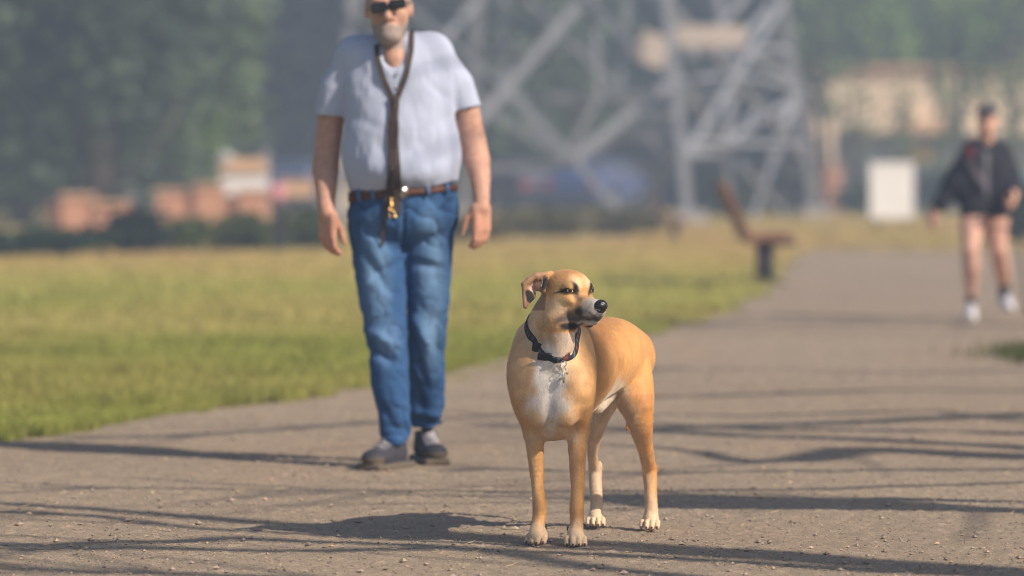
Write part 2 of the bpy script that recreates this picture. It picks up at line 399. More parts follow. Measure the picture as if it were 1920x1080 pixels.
# grass blades
def blades(x, y, h, wd, cols, z0=-.03):
    n = len(x); an = rng.random(n) * 6.28; lean = (rng.random((n, 2)) - .5) * h[:, None] * .9
    b = np.stack([x, y, np.full(n, z0)], -1); sd = np.stack([np.cos(an), np.sin(an), an * 0], -1) * wd[:, None]
    m = b + np.stack([lean[:, 0] * .4, lean[:, 1] * .4, h * .6], -1); tp = b + np.stack([lean[:, 0], lean[:, 1], h], -1)
    V = np.stack([b - sd, b + sd, m + sd * .7, m - sd * .7, tp], 1)
    f = np.array([(0, 1, 2), (0, 2, 3), (3, 2, 4)])
    F = (f[None] + (np.arange(n) * 5)[:, None, None]).reshape(-1, 3)
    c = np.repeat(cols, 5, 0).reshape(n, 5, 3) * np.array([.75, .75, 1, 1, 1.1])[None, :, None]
    return V.reshape(-1, 3), F, c.reshape(-1, 3)
parts = []
def sow(n, y0, y1, x0f, x1f, hs, wf, edge_only=False, pw=1.0):
    y = y0 + (y1 - y0) * rng.random(n) ** pw; a, b = x0f(y), x1f(y); x = a + (b - a) * rng.random(n)
    p = np.stack([x, y, x * 0], -1)
    dens = noise(p, 2.2, 41) * .5 + noise(p, .7, 42) * .5
    k = rng.random(n) < sstep(-.75, .1, dens); x, y, p, dens = x[k], y[k], p[k], dens[k]
    c = lawn_col(x, y); v = noise(p, 6, 43); tall = sstep(-.2, .6, noise(p, (1.4, 1.4, 1), 44))
    dk = sstep(0.0, .7, noise(p, (2.5, 1.2, 1), 45))[:, None]
    c = c * (1 - dk * .2) + np.array([.07, .12, .025]) * dk * .2
    c = c * (1 + .25 * v + .3 * (rng.random(len(x)) - .5))[:, None]
    st = rng.random(len(x)) < .12; c[st] = np.array([.33, .28, .11])
    h = hs * (.45 + .5 * rng.random(len(x)) + .7 * tall)
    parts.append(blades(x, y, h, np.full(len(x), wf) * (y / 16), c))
sow(120000, 14.2, 26, lambda y: -.155 * y - 1.2, lambda y: ledge(y) + .05, .065, .0035, pw=1.0)
sow(80000, 26, 62, lambda y: -.15 * y - 1, lambda y: ledge(y) + .1, .06, .004)
sow(30000, 14, 30, lambda y: ledge(y) - .18, lambda y: ledge(y) + .10, .075, .003)
sow(5000, 14, 30, lambda y: ledge(y) + .08, lambda y: ledge(y) + .34, .035, .003)
sow(26000, 52, 95, lambda y: np.maximum(redge(np.minimum(y, 60)) * 0 + 2, 2), lambda y: .15 * y + 2, .08, .004)
V = []; F = []; C = []; n0 = 0
for v, f, c in parts: V.append(v); F.append(f + n0); C.append(c); n0 += len(v)
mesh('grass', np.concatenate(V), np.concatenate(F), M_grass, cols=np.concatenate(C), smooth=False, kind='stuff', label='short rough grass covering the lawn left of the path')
tx = 3.35 + .22 * rng.standard_normal(2500); ty = 22.6 + .5 * rng.standard_normal(2500)
v, f, c = blades(tx, ty, .05 + .05 * rng.random(2500), np.full(2500, .005), np.array([.11, .13, .03]) * (.7 + .6 * rng.random((2500, 1))), 0)
mesh('grass_patch', v, f, M_grass, cols=c, smooth=False, kind='stuff', label='small patch of weeds in the gravel at the right edge')
print('ground', time.time() - T0)
# ------------------------------------------------------------------ tower, buildings, cars, benches, trees
M_gal = mat('galvanised_steel', (.22, .23, .27), .6, .12, 3, metal=.0, spec=.4)
M_wood = mat('bench_wood', (.28, .125, .075), .6, .25, 4, stretch=(1, 12, 12))
M_iron = mat('dark_iron', (.025, .025, .03), .5, .2, 20)
M_bark = mat('bark', (.10, .08, .065), .95, .35, 5, bump=.8, bs=12, stretch=(1, 1, .25))
M_white = mat('white_paint', (.84, .83, .85), .6, .04, 6)
M_concrete = mat('concrete', (.35, .33, .31), .9, .15, 4)
M_glass = mat('window_glass', (.06, .085, .12), .08, .2, 2, spec=.8)
M_tyre = mat('tyre', (.02, .02, .022), .85, .2, 20)
M_lamp = mat('headlight_glass', (.7, .72, .75), .15, .05, 10, spec=.7)

# ---- lattice pylon: four legs, crossing braces
PY = thing('electricity_pylon', (2.3, 87, 0), 'grey steel lattice pylon standing beyond the lawn behind the man', 'pylon')
def strut(a, b, w_, name='brace'):
    a, b = np.array(a), np.array(b); m = MB(); v = b - a; L = np.linalg.norm(v); v = v / L
    s = np.cross(v, [0, 1, 0]); s /= np.linalg.norm(s); n = np.cross(v, s); c = (a + b) / 2
    m.box(c, (L / 2 + w_ * .3, w_ * .40, w_ * .28), [v, s, n])
    return m.out(name, M_gal, PY, smooth=False)
def leg_at(px0, px1, d0, py):   # leg line from its foot (row 415) to the top row
    t = (415 - py) / 415.; return P(px0 + (px1 - px0) * t, py, d0 + (87 - d0) * t * .14)
LEGS = {'C': (622, 662, 84), 'A': (1292, 1250, 82), 'B': (1530, 1470, 92), 'D': (868, 898, 94)}
def LP(k, py): a = LEGS[k]; return leg_at(a[0], a[1], a[2], py)
for k, wd in (('C', .28), ('A', .27), ('B', .24), ('D', .36)):
    a = LP(k, 470 if k in 'CA' else 425); a[2] = min(a[2], .1); b = LP(k, -1100); strut(a, b, wd, 'leg'); fb = a.copy(); fb[2] = .1
    MB().box(fb, (.35, .35, .18)).out('footing', M_concrete, PY, smooth=False)
for f0, f1 in (('C', 'A'), ('D', 'B'), ('C', 'D'), ('A', 'B')):
    ys_ = [300, 0, -270, -560, -830, -1090]
    for i in range(len(ys_) - 1):
        if i == 0 and f0 + f1 in ('CA', 'DB'): continue
        strut(LP(f0, ys_[i]), LP(f1, ys_[i + 1]), .2); strut(LP(f1, ys_[i]), LP(f0, ys_[i + 1]), .2)
for k in ('C', 'A', 'B', 'D'): pass
def S(x0, y0, d0, x1, y1, d1, w_=.24): strut(P(x0, y0, d0), P(x1, y1, d1), w_)
F_, N_ = 92.5, 83.2
for x0, y0, x1, y1, d0, d1, w_ in (
 (1112, -22, 893, 232, 83.6, 83.0, .40), (893, 232, 640, 415, 83.0, 83.8, .30), (943, 160, 1081, 304, 83.2, 82.6, .34), (1081, 304, 1190, 430, 82.6, 82.2, .28), (943, 160, 655, -80, 83.2, 83.9, .2),
 (1081, 293, 1262, 152, 82.6, 83.0, .38), (1202, 193, 1270, 265, 82.8, 82.3, .28), (948, -120, 946, 188, 93.4, 93.4, .30), (884, 187, 1502, 171, 93.6, 91.8, .34), (640, 324, 1053, 312, 84.0, 83.0, .28), (1053, 312, 1270, 322, 83.0, 82.4, .14),
 (1268, 287, 1362, 282, 82.3, 87, .40), (1346, -10, 1379, 138, 88, 87.5, .34), (1379, 138, 1360, 287, 87.5, 87, .36), (1285, 165, 1348, 250, 83.0, 86.6, .30), (1357, 270, 1480, 190, 87, 91.6, .28), (1390, 94, 1488, 152, 87.6, 91.7, .30),
 (1496, 165, 1450, 298, 91.8, 90.0, .40), (1450, 298, 1412, 412, 90.0, 88.5, .16), (1430, 22, 1500, 155, 90.5, 91.8, .22), (1444, 14, 1384, 82, 91, 87.6, .26), (987, -5, 1170, 177, 93, 92, .24), (1118, 15, 1200, 100, 92.6, 92, .22),
 (932, 215, 1058, 300, 93.2, 92.6, .26), (1191, 400, 1262, 292, 92, 88, .2), (1385, 300, 1490, 420, 88, 90.5, .2), (1362, 290, 1372, 415, 87, 87.4, .2), (1262, 140, 1400, -10, 83.2, 88, .2), (1175, 60, 1262, 150, 83.6, 83.1, .2)):
    S(x0, y0, d0, x1, y1, d1, w_ * .70)
for x0, y0, x1, y1, d0, d1 in ((884, 187, 1081, 300, 93.6, 92.5), (1081, 300, 1330, 178, 92.5, 92), (893, 232, 893, 320, 83, 83.2), (1053, 312, 1125, 178, 83, 83), (900, 95, 1258, 92, 93.5, 92), (1258, 92, 1488, 92, 83.5, 91.8), (1125, 178, 1112, -22, 83.3, 83.6), (1270, 265, 1513, 270, 82.4, 92), (1160, 178, 1240, 288, 92, 92), (1379, 138, 1500, 165, 87.5, 91.8), (1180, -10, 1160, 178, 92.4, 92.2), (1262, 152, 1379, 138, 83, 87.5), (1440, 178, 1362, 282, 91.8, 87), (700, 200, 893, 232, 84, 83), (1300, -5, 1500, 150, 92, 91.8)):
    S(x0, y0, d0, x1, y1, d1, .15)
gb = P(1324, 68, 83.5)
o = MB().box(gb, (.86, .30, .22)); o.out('platform', mat('pale_board', (.50, .43, .38), .8, .1, 3), PY, smooth=False)
MB().box(P(1222, 92, 83.2), (.36, .06, .34), [(.93, 0, -.36), (0, 1, 0), (.36, 0, .93)]).out('weathered_panel', bpy.data.materials['pale_board'], PY, smooth=False)

# ---- benches seen end on
def bench(px, d, label, scl=1.0, first=True):
    b = P(px, 500, d); b[2] = 0; o = thing('park_bench', b, label, 'bench', 'wooden benches beside the path'); S_ = scl
    def pt(x, y, z): return b + np.array([x, y, z]) * S_
    L = 1.75
    for i in range(5):     # back slats, leaning away from the path
        t = i / 4.; c = pt(-.20 - .20 * t, 0, .53 + .42 * t)
        MB().box(c, (.018 * S_, L / 2 * S_, .048 * S_), [(.9, 0, .43), (0, 1, 0), (-.43, 0, .9)]).out('back_slat', M_wood, o, smooth=False)
    for i in range(4):
        MB().box(pt(-.13 + .115 * i, 0, .44 + .008 * i), (.052 * S_, L / 2 * S_, .020 * S_)).out('seat_slat', M_wood, o, smooth=False)
    for y in (-.7, .7):
        MB().tube([pt(.03, y, 0), pt(.03, y, .40)], .045 * S_, 8).out('leg', M_iron, o)
        MB().box(pt(.03, y, .012), (.16 * S_, .06 * S_, .012)).out('foot_plate', M_iron, o, smooth=False)
        MB().tube([pt(.30, y, .405), pt(.0, y, .40), pt(-.16, y, .42), pt(-.22, y, .55), pt(-.42, y, .97)], .025 * S_, 6).out('bracket', M_iron, o)
    return o
bench(1428, 38.2, 'nearer wooden bench at the left edge of the path, seen from its end')
bench(1262, 62, 'farther rust red wooden bench standing alone on the grass before the pylon', .72)

# ---- cars
def car(px, d, yaw, paint, label, z=0.0, L=4.4, kind='hatch'):
    b = P(px, 420, d); b[2] = 0; o = thing('parked_car', b, label, 'car', 'cars parked beyond the lawn')
    c, s_ = math.cos(yaw), math.sin(yaw); B = np.array([(c, s_, 0), (-s_, c, 0), (0, 0, 1)])
    def W_(x, y, z_): return b + x * B[0] + y * B[1] + z_ * B[2]
    fd = Field(b + (-2.7, -2.7, .1), b + (2.7, 2.7, 1.75), .05)
    fd.box(W_(0, 0, .58), (L / 2, .88, .33), .17, .08, B); fd.box(W_(-.15, 0, .98), (L * .36, .80, .22), .2, .18, B)
    fd.box(W_(-.25, 0, 1.28), (L * .25, .68, .16), .14, .16, B)
    for x in (-L * .30, L * .31):
        for y in (-.9, .9): fd.cap(W_(x, y * 1.2, .33), W_(x, y * .72, .33), .38, .38, .03, sub=True)
    V, F = fd.nets(); m = mat('car_paint', paint, .35, .03, 3, spec=.5, coat=.5); mesh('body', V, F, m, o)
    g = Field(b + (-2.4, -2.4, .8), b + (2.4, 2.4, 1.7), .05)
    g.box(W_(-.22, 0, 1.16), (L * .295, .735, .17), .10, .1, B)
    V, F = g.nets(); mesh('window_band', V, F, M_glass, o)
    for x in (-L * .30, L * .31):
        for y in (-.84, .84):
            w_ = MB().tube([W_(x, y - .11, .33), W_(x, y + .11, .33)], .33, 20).out('wheel', M_tyre, o)
            MB().tube([W_(x, y - .125, .33), W_(x, y + .125, .33)], .20, 14).out('rim', M_gal, w_)
    for y in (-.62, .62):
        MB().box(W_(L / 2 - .03, y, .68), (.05, .17, .07), B).out('headlight', M_lamp, o, smooth=False)
        MB().box(W_(-L / 2 + .03, y, .75), (.05, .12, .08), B).out('tail_light', mat('tail_light', (.4, .02, .02), .3, .1, 5), o, smooth=False)
    return o
car(1120, 104, 1.22, (.035, .07, .20), 'blue car parked behind the pylon legs')
car(985, 108, 1.85, (.05, .055, .09), 'dark slate car parked to the left of the blue one')
car(18, 92, 3.05, (.42, .52, .62), 'silver blue car parked at the far left edge')
car(570, 106, 1.3, (.05, .07, .17), 'navy car half hidden behind the walking man')
car(1430, 104, 1.2, (.02, .022, .028), 'black car parked in the shade behind the right pylon leg')
car(330, 104, .2, (.05, .05, .07), 'dark grey car showing between the two brick walls')

# ---- low brick walls and boards on the left
M_brick = None
def brickmat():
    m, t, b = newmat('terracotta_brick'); N = t.nodes; L = t.links
    tc = N.new('ShaderNodeTexCoord'); br = N.new('ShaderNodeTexBrick'); br.inputs['Color1'].default_value = (.62, .27, .14, 1); br.inputs['Color2'].default_value = (.52, .21, .11, 1); br.inputs['Mortar'].default_value = (.42, .33, .27, 1)
    br.inputs['Scale'].default_value = 1; br.inputs['Brick Width'].default_value = .22; br.inputs['Row Height'].default_value = .075; br.inputs['Mortar Size'].default_value = .01
    mp = N.new('ShaderNodeMapping'); mp.inputs['Rotation'].default_value = (math.pi / 2, 0, 0); L.new(tc.outputs['Object'], mp.inputs[0]); L.new(mp.outputs[0], br.inputs[0]); L.new(br.outputs[0], b.inputs['Base Color']); b.inputs['Roughness'].default_value = .9
    return m
M_brick = brickmat(); M_cap = mat('stone_cap', (.52, .33, .22), .9, .15, 3)
def wall(name, x0, x1, yt, d, label, piers=(), cap=True):
    a, b = P(x0, yt, d), P(x1, yt, d); zt = a[2]; c = (a + b) / 2; c[2] = 0; o = thing(name, c, label, 'wall')
    MB().box((c[0], d, zt / 2), ((b[0] - a[0]) / 2, .16, zt / 2)).out('wall_body', M_brick, o, smooth=False)
    if cap: MB().box((c[0], d, zt + .035), ((b[0] - a[0]) / 2 + .05, .21, .035)).out('coping', M_cap, o, smooth=False)
    for px, yt2 in piers:
        p = P(px, yt2, d); pr = MB().box((p[0], d - .05, p[2] / 2), (.26, .26, p[2] / 2)).out('pier', M_brick, o, smooth=False)
        MB().box((p[0], d - .05, p[2] + .04), (.31, .31, .04)).out('pier_cap', M_cap, pr, smooth=False)
wall('brick_wall', 95, 246, 386, 70, 'low terracotta brick wall with a taller middle pier, left of the dark bush', ((146, 370), (206, 384)))
wall('brick_wall', 305, 492, 372, 72, 'longer terracotta brick wall running behind the bushes below the white board', ((322, 362), (395, 352), (476, 362)))
kb = P(460, 352, 74); kb[2] = 0
K = thing('notice_board', kb, 'white board with a tan gabled top rising above the brick wall', 'notice board')
MB().box(P(458, 355, 73.2), (.46, .06, .33)).out('board', M_white, K, smooth=False)
g0 = P(458, 323, 73.2); MB().add([g0 + (-.50, -.14, 0), g0 + (.50, -.14, 0), g0 + (.50, .14, 0), g0 + (-.50, .14, 0), g0 + (-.32, -.1, .27), g0 + (.32, -.1, .27), g0 + (.32, .1, .27), g0 + (-.32, .1, .27)], [(0, 3, 2, 1), (4, 5, 6, 7), (0, 1, 5, 4), (1, 2, 6, 5), (2, 3, 7, 6), (3, 0, 4, 7)]) if False else None
gm = MB(); gm.add([g0 + v for v in ((-.50, -.14, 0), (.50, -.14, 0), (.50, .14, 0), (-.50, .14, 0), (-.32, -.1, .27), (.32, -.1, .27), (.32, .1, .27), (-.32, .1, .27))], [(0, 3, 2, 1), (4, 5, 6, 7), (0, 1, 5, 4), (1, 2, 6, 5), (2, 3, 7, 6), (3, 0, 4, 7)]); gm.out('board_roof', mat('tan_board', (.56, .36, .22), .8, .1, 3), K, smooth=False)
for s in (-1, 1): p = P(458 + s * 40, 355, 73.25); MB().box((p[0], p[1] + .07, .75), (.05, .05, .78)).out('post', M_concrete, K, smooth=False)
def round_sign(px, py, d, r, col, label, name='round_sign', cat='sign'):
    p = P(px, py, d); o = thing(name, (p[0], d, 0), label, cat); MB().tube([p + (0, -.02, 0), p + (0, .02, 0)], r, 24).out('disc', mat(name + '_face', col, .5, .05, 5), o); MB().tube([(p[0], d + .06, 0), (p[0], d + .06, p[2] + r * .5)], .035, 8).out('post', M_gal, o)
round_sign(422, 300, 78, .17, (.45, .55, .62), 'small pale blue round sign on a post beside the gabled white board')
round_sign(520, 362, 76, .19, (.62, .25, .30), 'small pink round sign on a post right of the gabled white board')
p = P(557, 354, 80); BX = thing('timber_box', (p[0], 80, 0), 'tan timber box on a post left of the walking man', 'box'); MB().box(p, (.34, .2, .17)).out('box_body', bpy.data.materials['tan_board'], BX, smooth=False); MB().box((p[0], 80, p[2] / 2 - .1), (.06, .06, p[2] / 2 - .08)).out('post', M_iron, BX, smooth=False); MB().box(p + (0, 0, .19), (.38, .24, .02)).out('box_lid', M_cap, BX, smooth=False)
p = P(638, 345, 90); BX = thing('tan_cabinet', (p[0], 90, 0), 'cream metal cabinet seen between the man\'s arm and shirt', 'cabinet'); MB().box((p[0], 90, .75), (.38, .25, .72)).out('cabinet_body', mat('cream_metal', (.55, .48, .38), .6, .1, 3), BX, smooth=False); MB().box((p[0], 89.73, .78), (.33, .012, .60)).out('cabinet_door', bpy.data.materials['cream_metal'], BX, smooth=False)
for px, yt, d, w_ in ((290, 402, 54, .085), (524, 392, 54, .085)):
    p = P(px, yt, d); o = thing('timber_post', (p[0], d, 0), 'dark timber post in the bushes, ' + ('left of the longer brick wall' if px < 400 else 'right of the longer brick wall'), 'post', 'dark posts among the bushes')
    MB().box((p[0], d, p[2] / 2), (w_, w_, p[2] / 2)).out('post_shaft', M_iron, o, smooth=False); MB().add([(p[0] - w_, d - w_, p[2]), (p[0] + w_, d - w_, p[2]), (p[0] + w_, d + w_, p[2]), (p[0] - w_, d + w_, p[2])], [(0, 1, 2, 3)])
    MB().box((p[0], d, p[2] + .015), (w_ * 1.2, w_ * 1.2, .015)).out('post_cap', M_iron, o, smooth=False)
# white board on the right
p = P(1672, 357, 74); WB = thing('white_board', (p[0], 74, 0), 'large blank white sign board on short legs beside the path, right of the pylon', 'sign')
MB().box(p, (.42, .045, .54)).out('board', M_white, WB, smooth=False); MB().box(p + (0, -.05, .50), (.42, .012, .03)).out('top_rail', M_white, WB, smooth=False)
for s in (-1, 1): MB().box((p[0] + s * .32, 74.08, p[2] - .5), (.035, .035, .60)).out('leg', M_iron, WB, smooth=False)

# ---- stone fronted building at the right
BD = 112
def bx_px(m, x0, y0, x1, y1, d, depth, off=0):
    a, b = P(x0, y1, d), P(x1, y0, d); m.box(((a[0] + b[0]) / 2, d + depth / 2 + off, (a[2] + b[2]) / 2), ((b[0] - a[0]) / 2, depth / 2, (b[2] - a[2]) / 2)); return m
p = P(1760, 400, BD); B_ = thing('shop_building', (p[0], BD, 0), 'long cream stone building with a dark glazed front behind the walker', 'building')
M_pane = mat('shop_glass', (.30, .37, .45), .3, .2, 1, spec=.6)
M_cream = mat('cream_stone', (.84, .68, .52), .9, .2, 1.2, bump=.5, bs=4)
def part_px(name, m_, x0, y0, x1, y1, d, depth, parent=None):
    return bx_px(MB(), x0, y0, x1, y1, d, depth).out(name, m_, parent or B_, smooth=False)
part_px('upper_wall', M_cream, 1528, 128, 2500, 250, BD, 8); part_px('pier', M_cream, 1532, 250.2, 1566, 402, BD - .1, .8); part_px('back_wall', mat('shade_wall', (.18, .21, .25), .9, .1, 2), 1567, 250.2, 2500, 402, BD + 1.2, 6)
part_px('awning', mat('awning_tan', (.75, .48, .30), .8, .1, 2), 1690, 228, 1790, 250, BD - .9, .85)
part_px('roof_edge', M_cap, 1522, 121, 2510, 127.6, BD - .3, 8.6)
for i, x in enumerate((1572, 1660, 1740, 1830, 1920, 2010, 2100)):
    f_ = part_px('window', bpy.data.materials['blue_grey_panel'] if 'blue_grey_panel' in bpy.data.materials else mat('blue_grey_panel', (.22, .27, .34), .7, .1, 2), x, 256, x + 82, 338, BD + .9, .28); part_px('pane', M_pane, x + 3, 259, x + 79, 335, BD + .82, .05, f_)
part_px('base_wall', mat('blue_grey_panel', (.22, .27, .34), .7, .1, 2), 1568, 340, 2500, 402, BD + .7, .45)
part_px('sign', mat('yellow_sign', (.45, .34, .06), .6, .05, 3), 1708, 274, 1750, 302, BD + .55, .1)
p = P(1562, 380, 100); o = thing('brick_pillar', (p[0], 100, 0), 'short rust brick pillar under the cream pier of the building', 'pillar'); MB().box((p[0], 100, .62), (.22, .22, .60)).out('pillar_shaft', M_brick, o, smooth=False); MB().box((p[0], 100, 1.25), (.27, .27, .04)).out('pillar_cap', M_cap, o, smooth=False)
# covered dark shed behind the pylon
p = P(1200, 300, 118); o = thing('long_shed', (p[0], 118, 0), 'long low dark shed with a grey fascia behind the pylon and cars', 'building'); M_shed = mat('dark_shed', (.05, .055, .065), .9, .2, 1)
for nm, m_, a in (('shed_wall', M_shed, (915, 262, 1500, 408, 118, 6)), ('shed_roof', mat('shed_roof', (.13, .14, .15), .8, .1, 1), (905, 252, 1512, 261.5, 117, 8)), ('fascia', mat('shed_fascia', (.17, .18, .20), .8, .1, 1), (1100, 285, 1480, 300, 117.8, .15)), ('shed_door', M_iron, (1060, 320, 1130, 408, 117.9, .1))): part_px(nm, m_, *a, parent=o)

# ---- trees and bushes
quad_v = np.array([(-1, 0, 0), (0, -.45, .12), (1, 0, 0), (0, .45, .12)], float); quad_f = np.array([(0, 1, 2, 3)])
def leaves(centres, size, col, seed=0, cv=.35):
    n = len(centres); r_ = np.random.default_rng(seed)
    a = r_.standard_normal((n, 3)); a[:, 2] *= .6; a /= np.linalg.norm(a, axis=1)[:, None]; b = np.cross(a, r_.standard_normal((n, 3))); b /= np.linalg.norm(b, axis=1)[:, None]
    s_ = (size * (.6 + .8 * r_.random(n)))[:, None]
    V = np.stack([centres - a * s_, centres - b * s_ * .55, centres + a * s_, centres + b * s_ * .55], 1).reshape(-1, 3)
    F = np.arange(4 * n).reshape(n, 4)
    t = noise(centres, .45, seed % 50 + 3); c = np.array(col)[None] * (1 + cv * (r_.random((n, 1)) - .5) + .30 * t[:, None]); c = c * (1 + .10 * (r_.random((n, 3)) - .5))
    return V, F, np.repeat(np.clip(c, 0, 1), 4, 0)
def crown_pts(c, R, n, nclump, seed, fill=.35):
    r_ = np.random.default_rng(seed); u_ = r_.standard_normal((nclump, 3)); u_ /= np.linalg.norm(u_, axis=1)[:, None]
    rad = np.maximum(r_.random((nclump, 1)) ** .4, fill); cc = np.array(c) + u_ * rad * np.array(R)
    k = r_.integers(0, nclump, n); sp = np.array(R) * .20
    return cc[k] + r_.standard_normal((n, 3)) * sp * (.5 + r_.random((nclump, 1))[k]), cc
def tree(px, d, h, R, col, label, seed, n=3500, name='broadleaf_tree', leaf=.20, base=.28, cat='tree', lean=0, cv=.35, group='trees beyond the lawn'):
    p = P(px, 500, d); x, y = p[0], d; r_ = np.random.default_rng(seed)
    o = thing(name, (x, y, 0), label, cat, group); cz = h * (base + 1) / 2; Rz = h * (1 - base) / 2
    pts, cc = crown_pts((x + lean, y, cz), (R, R * .9, Rz), n, 60, seed)
    pts = pts[pts[:, 2] > .2]
    V, F, C = leaves(pts, leaf, col, seed, cv); mesh('crown', V, F, M_leaf, o, cols=C, smooth=False)
    m = MB(); m.tube([(x, y, -.1), (x + .1 * lean, y, h * .25), (x + .5 * lean, y, h * .55), (x + lean, y, h * .85)], [h * .028, h * .022, h * .014, h * .004], 8); m.out('trunk', M_bark, o)
    mm = MB()
    for i in range(9):
        z0 = h * (base * .8 + .06 * i); q_ = cc[r_.integers(0, len(cc))]
        a = np.array([x + lean * z0 / h, y, min(z0, h * .8)]); mid_ = a * .5 + q_ * .5 + (0, 0, -.1 * R); mm.tube([a, mid_, q_], [h * .010, h * .006, h * .002], 5)
    mm.out('limb', M_bark, o); return o
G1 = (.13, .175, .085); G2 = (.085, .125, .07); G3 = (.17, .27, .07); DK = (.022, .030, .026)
T_ = [
 (40, 82, 9.5, 2.6, G1, 'grey green tree filling the far left edge'), (190, 80, 10.5, 2.5, G2, 'broad grey green tree second from the left edge'), (315, 84, 8.8, 2.0, (.11, .16, .075), 'rounded green tree between the left trees and the dark gap'),
 (-120, 84, 10, 3, G2, 'green tree just outside the left edge'), (120, 96, 13, 3.2, (.06, .08, .05), 'tall tree behind the two leftmost trees'),
 (390, 82, 2.6, .55, (.22, .36, .07), 'small bright green tree beside the round blue sign'),
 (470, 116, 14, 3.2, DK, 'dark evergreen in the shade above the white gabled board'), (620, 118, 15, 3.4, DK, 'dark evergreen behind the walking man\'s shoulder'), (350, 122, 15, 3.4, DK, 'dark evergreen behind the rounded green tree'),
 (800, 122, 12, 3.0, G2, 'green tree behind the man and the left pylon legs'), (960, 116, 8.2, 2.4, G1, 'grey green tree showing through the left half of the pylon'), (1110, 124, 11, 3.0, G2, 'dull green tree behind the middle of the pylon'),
 (1090, 110, 4.4, 1.3, (.09, .12, .04), 'low green tree below the pylon\'s first cross brace'), (1260, 128, 11.5, 3.2, (.06, .08, .055), 'tree behind the pale platform of the pylon'), (1430, 126, 12, 3.0, G1, 'green tree behind the right pylon leg'),
 (1580, 124, 9.8, 2.6, G3, 'bright green tree above the left end of the cream building'), (1700, 122, 8.6, 2.4, (.22, .34, .08), 'brightest green tree above the middle of the cream building'), (1830, 126, 10.5, 2.8, G3, 'green tree above the walker\'s head'), (1960, 124, 9.5, 2.6, G2, 'dark green tree at the top right corner'), (2100, 126, 11, 3, G3, 'green tree outside the right edge'),
 (1600, 106, 4.2, .75, (.17, .24, .07), 'slim young tree before the building\'s cream left end'), (1690, 105, 3.6, .55, (.17, .24, .07), 'slim young tree before the tan awning'), (1895, 100, 4.3, .8, (.17, .24, .07), 'young green tree just right of the walker\'s head'), (1775, 106, 4.0, .6, (.17, .24, .07), 'slim young tree left of the walker\'s head'),
 (1545, 108, 6.6, 1.2, (.16, .24, .07), 'leafy tree overlapping the left end of the cream building\'s roof'), (1800, 108, 6.4, 1.1, (.15, .22, .07), 'leafy tree over the roof left of the walker\'s head'), (1900, 107, 6.8, 1.2, (.14, .22, .06), 'leafy tree over the roof at the right edge'),
]
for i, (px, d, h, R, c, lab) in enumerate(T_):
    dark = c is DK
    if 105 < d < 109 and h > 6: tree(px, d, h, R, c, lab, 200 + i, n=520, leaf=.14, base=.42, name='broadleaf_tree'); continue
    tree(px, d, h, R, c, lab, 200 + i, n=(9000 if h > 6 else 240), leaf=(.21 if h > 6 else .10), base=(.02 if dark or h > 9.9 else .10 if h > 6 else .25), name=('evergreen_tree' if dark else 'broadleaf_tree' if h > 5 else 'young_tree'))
def bush(px, d, h, R, col, label, seed, n=1500, leaf=.07):
    p = P(px, 480, d); o = thing('bush', (p[0], d, 0), label, 'bush', 'bushes along the far edge of the lawn')
    pts, cc = crown_pts((p[0], d, h * .45), (R, R * .5, h * .5), n, 40, seed, .2); pts = pts[pts[:, 2] > .02]
    V, F, C = leaves(pts, leaf, col, seed); mesh('foliage', V, F, M_leaf, o, cols=C, smooth=False)
    m = MB(); r_ = np.random.default_rng(seed)
    for i in range(5): q_ = cc[r_.integers(0, len(cc))]; m.tube([(p[0] + .1 * i - .2, d, 0), q_ * .5 + np.array([p[0], d, .1]) * .5, q_], [.025, .018, .008], 5)
    m.out('stem', M_bark, o)
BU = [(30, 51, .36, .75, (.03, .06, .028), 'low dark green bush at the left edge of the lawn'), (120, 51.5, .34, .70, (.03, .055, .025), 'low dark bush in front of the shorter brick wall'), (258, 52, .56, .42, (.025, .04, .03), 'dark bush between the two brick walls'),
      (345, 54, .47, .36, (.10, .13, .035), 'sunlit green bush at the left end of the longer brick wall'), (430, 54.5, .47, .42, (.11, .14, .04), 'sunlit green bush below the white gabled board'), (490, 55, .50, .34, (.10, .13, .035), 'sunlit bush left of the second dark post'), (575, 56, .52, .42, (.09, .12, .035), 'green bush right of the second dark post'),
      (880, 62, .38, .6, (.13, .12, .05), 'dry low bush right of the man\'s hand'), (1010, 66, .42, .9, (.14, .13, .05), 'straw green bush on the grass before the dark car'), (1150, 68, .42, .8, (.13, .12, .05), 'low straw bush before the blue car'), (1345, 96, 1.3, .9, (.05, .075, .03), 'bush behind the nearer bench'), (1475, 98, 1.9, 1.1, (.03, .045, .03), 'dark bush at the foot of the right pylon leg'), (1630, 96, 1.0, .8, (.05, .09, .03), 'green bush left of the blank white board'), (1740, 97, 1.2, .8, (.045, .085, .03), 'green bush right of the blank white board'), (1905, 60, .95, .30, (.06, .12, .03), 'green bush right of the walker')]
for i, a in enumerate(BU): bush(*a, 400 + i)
# far wood closing the view
r_ = np.random.default_rng(5); n = 40000
wx = (r_.random(n) - .5) * 150; wy = 134 + 14 * r_.random(n); hh = 15 + 3.5 * noise(np.stack([wx, wy * 0, wx * 0], -1), .12, 5); wz = hh * r_.random(n) ** .8
V, F, C = leaves(np.stack([wx, wy, wz], -1), .6, (.07, .095, .065), 9, .5)
mesh('far_wood', V, F, M_leaf, cols=C, smooth=False, kind='stuff', label='mass of dark woodland closing the view behind everything')

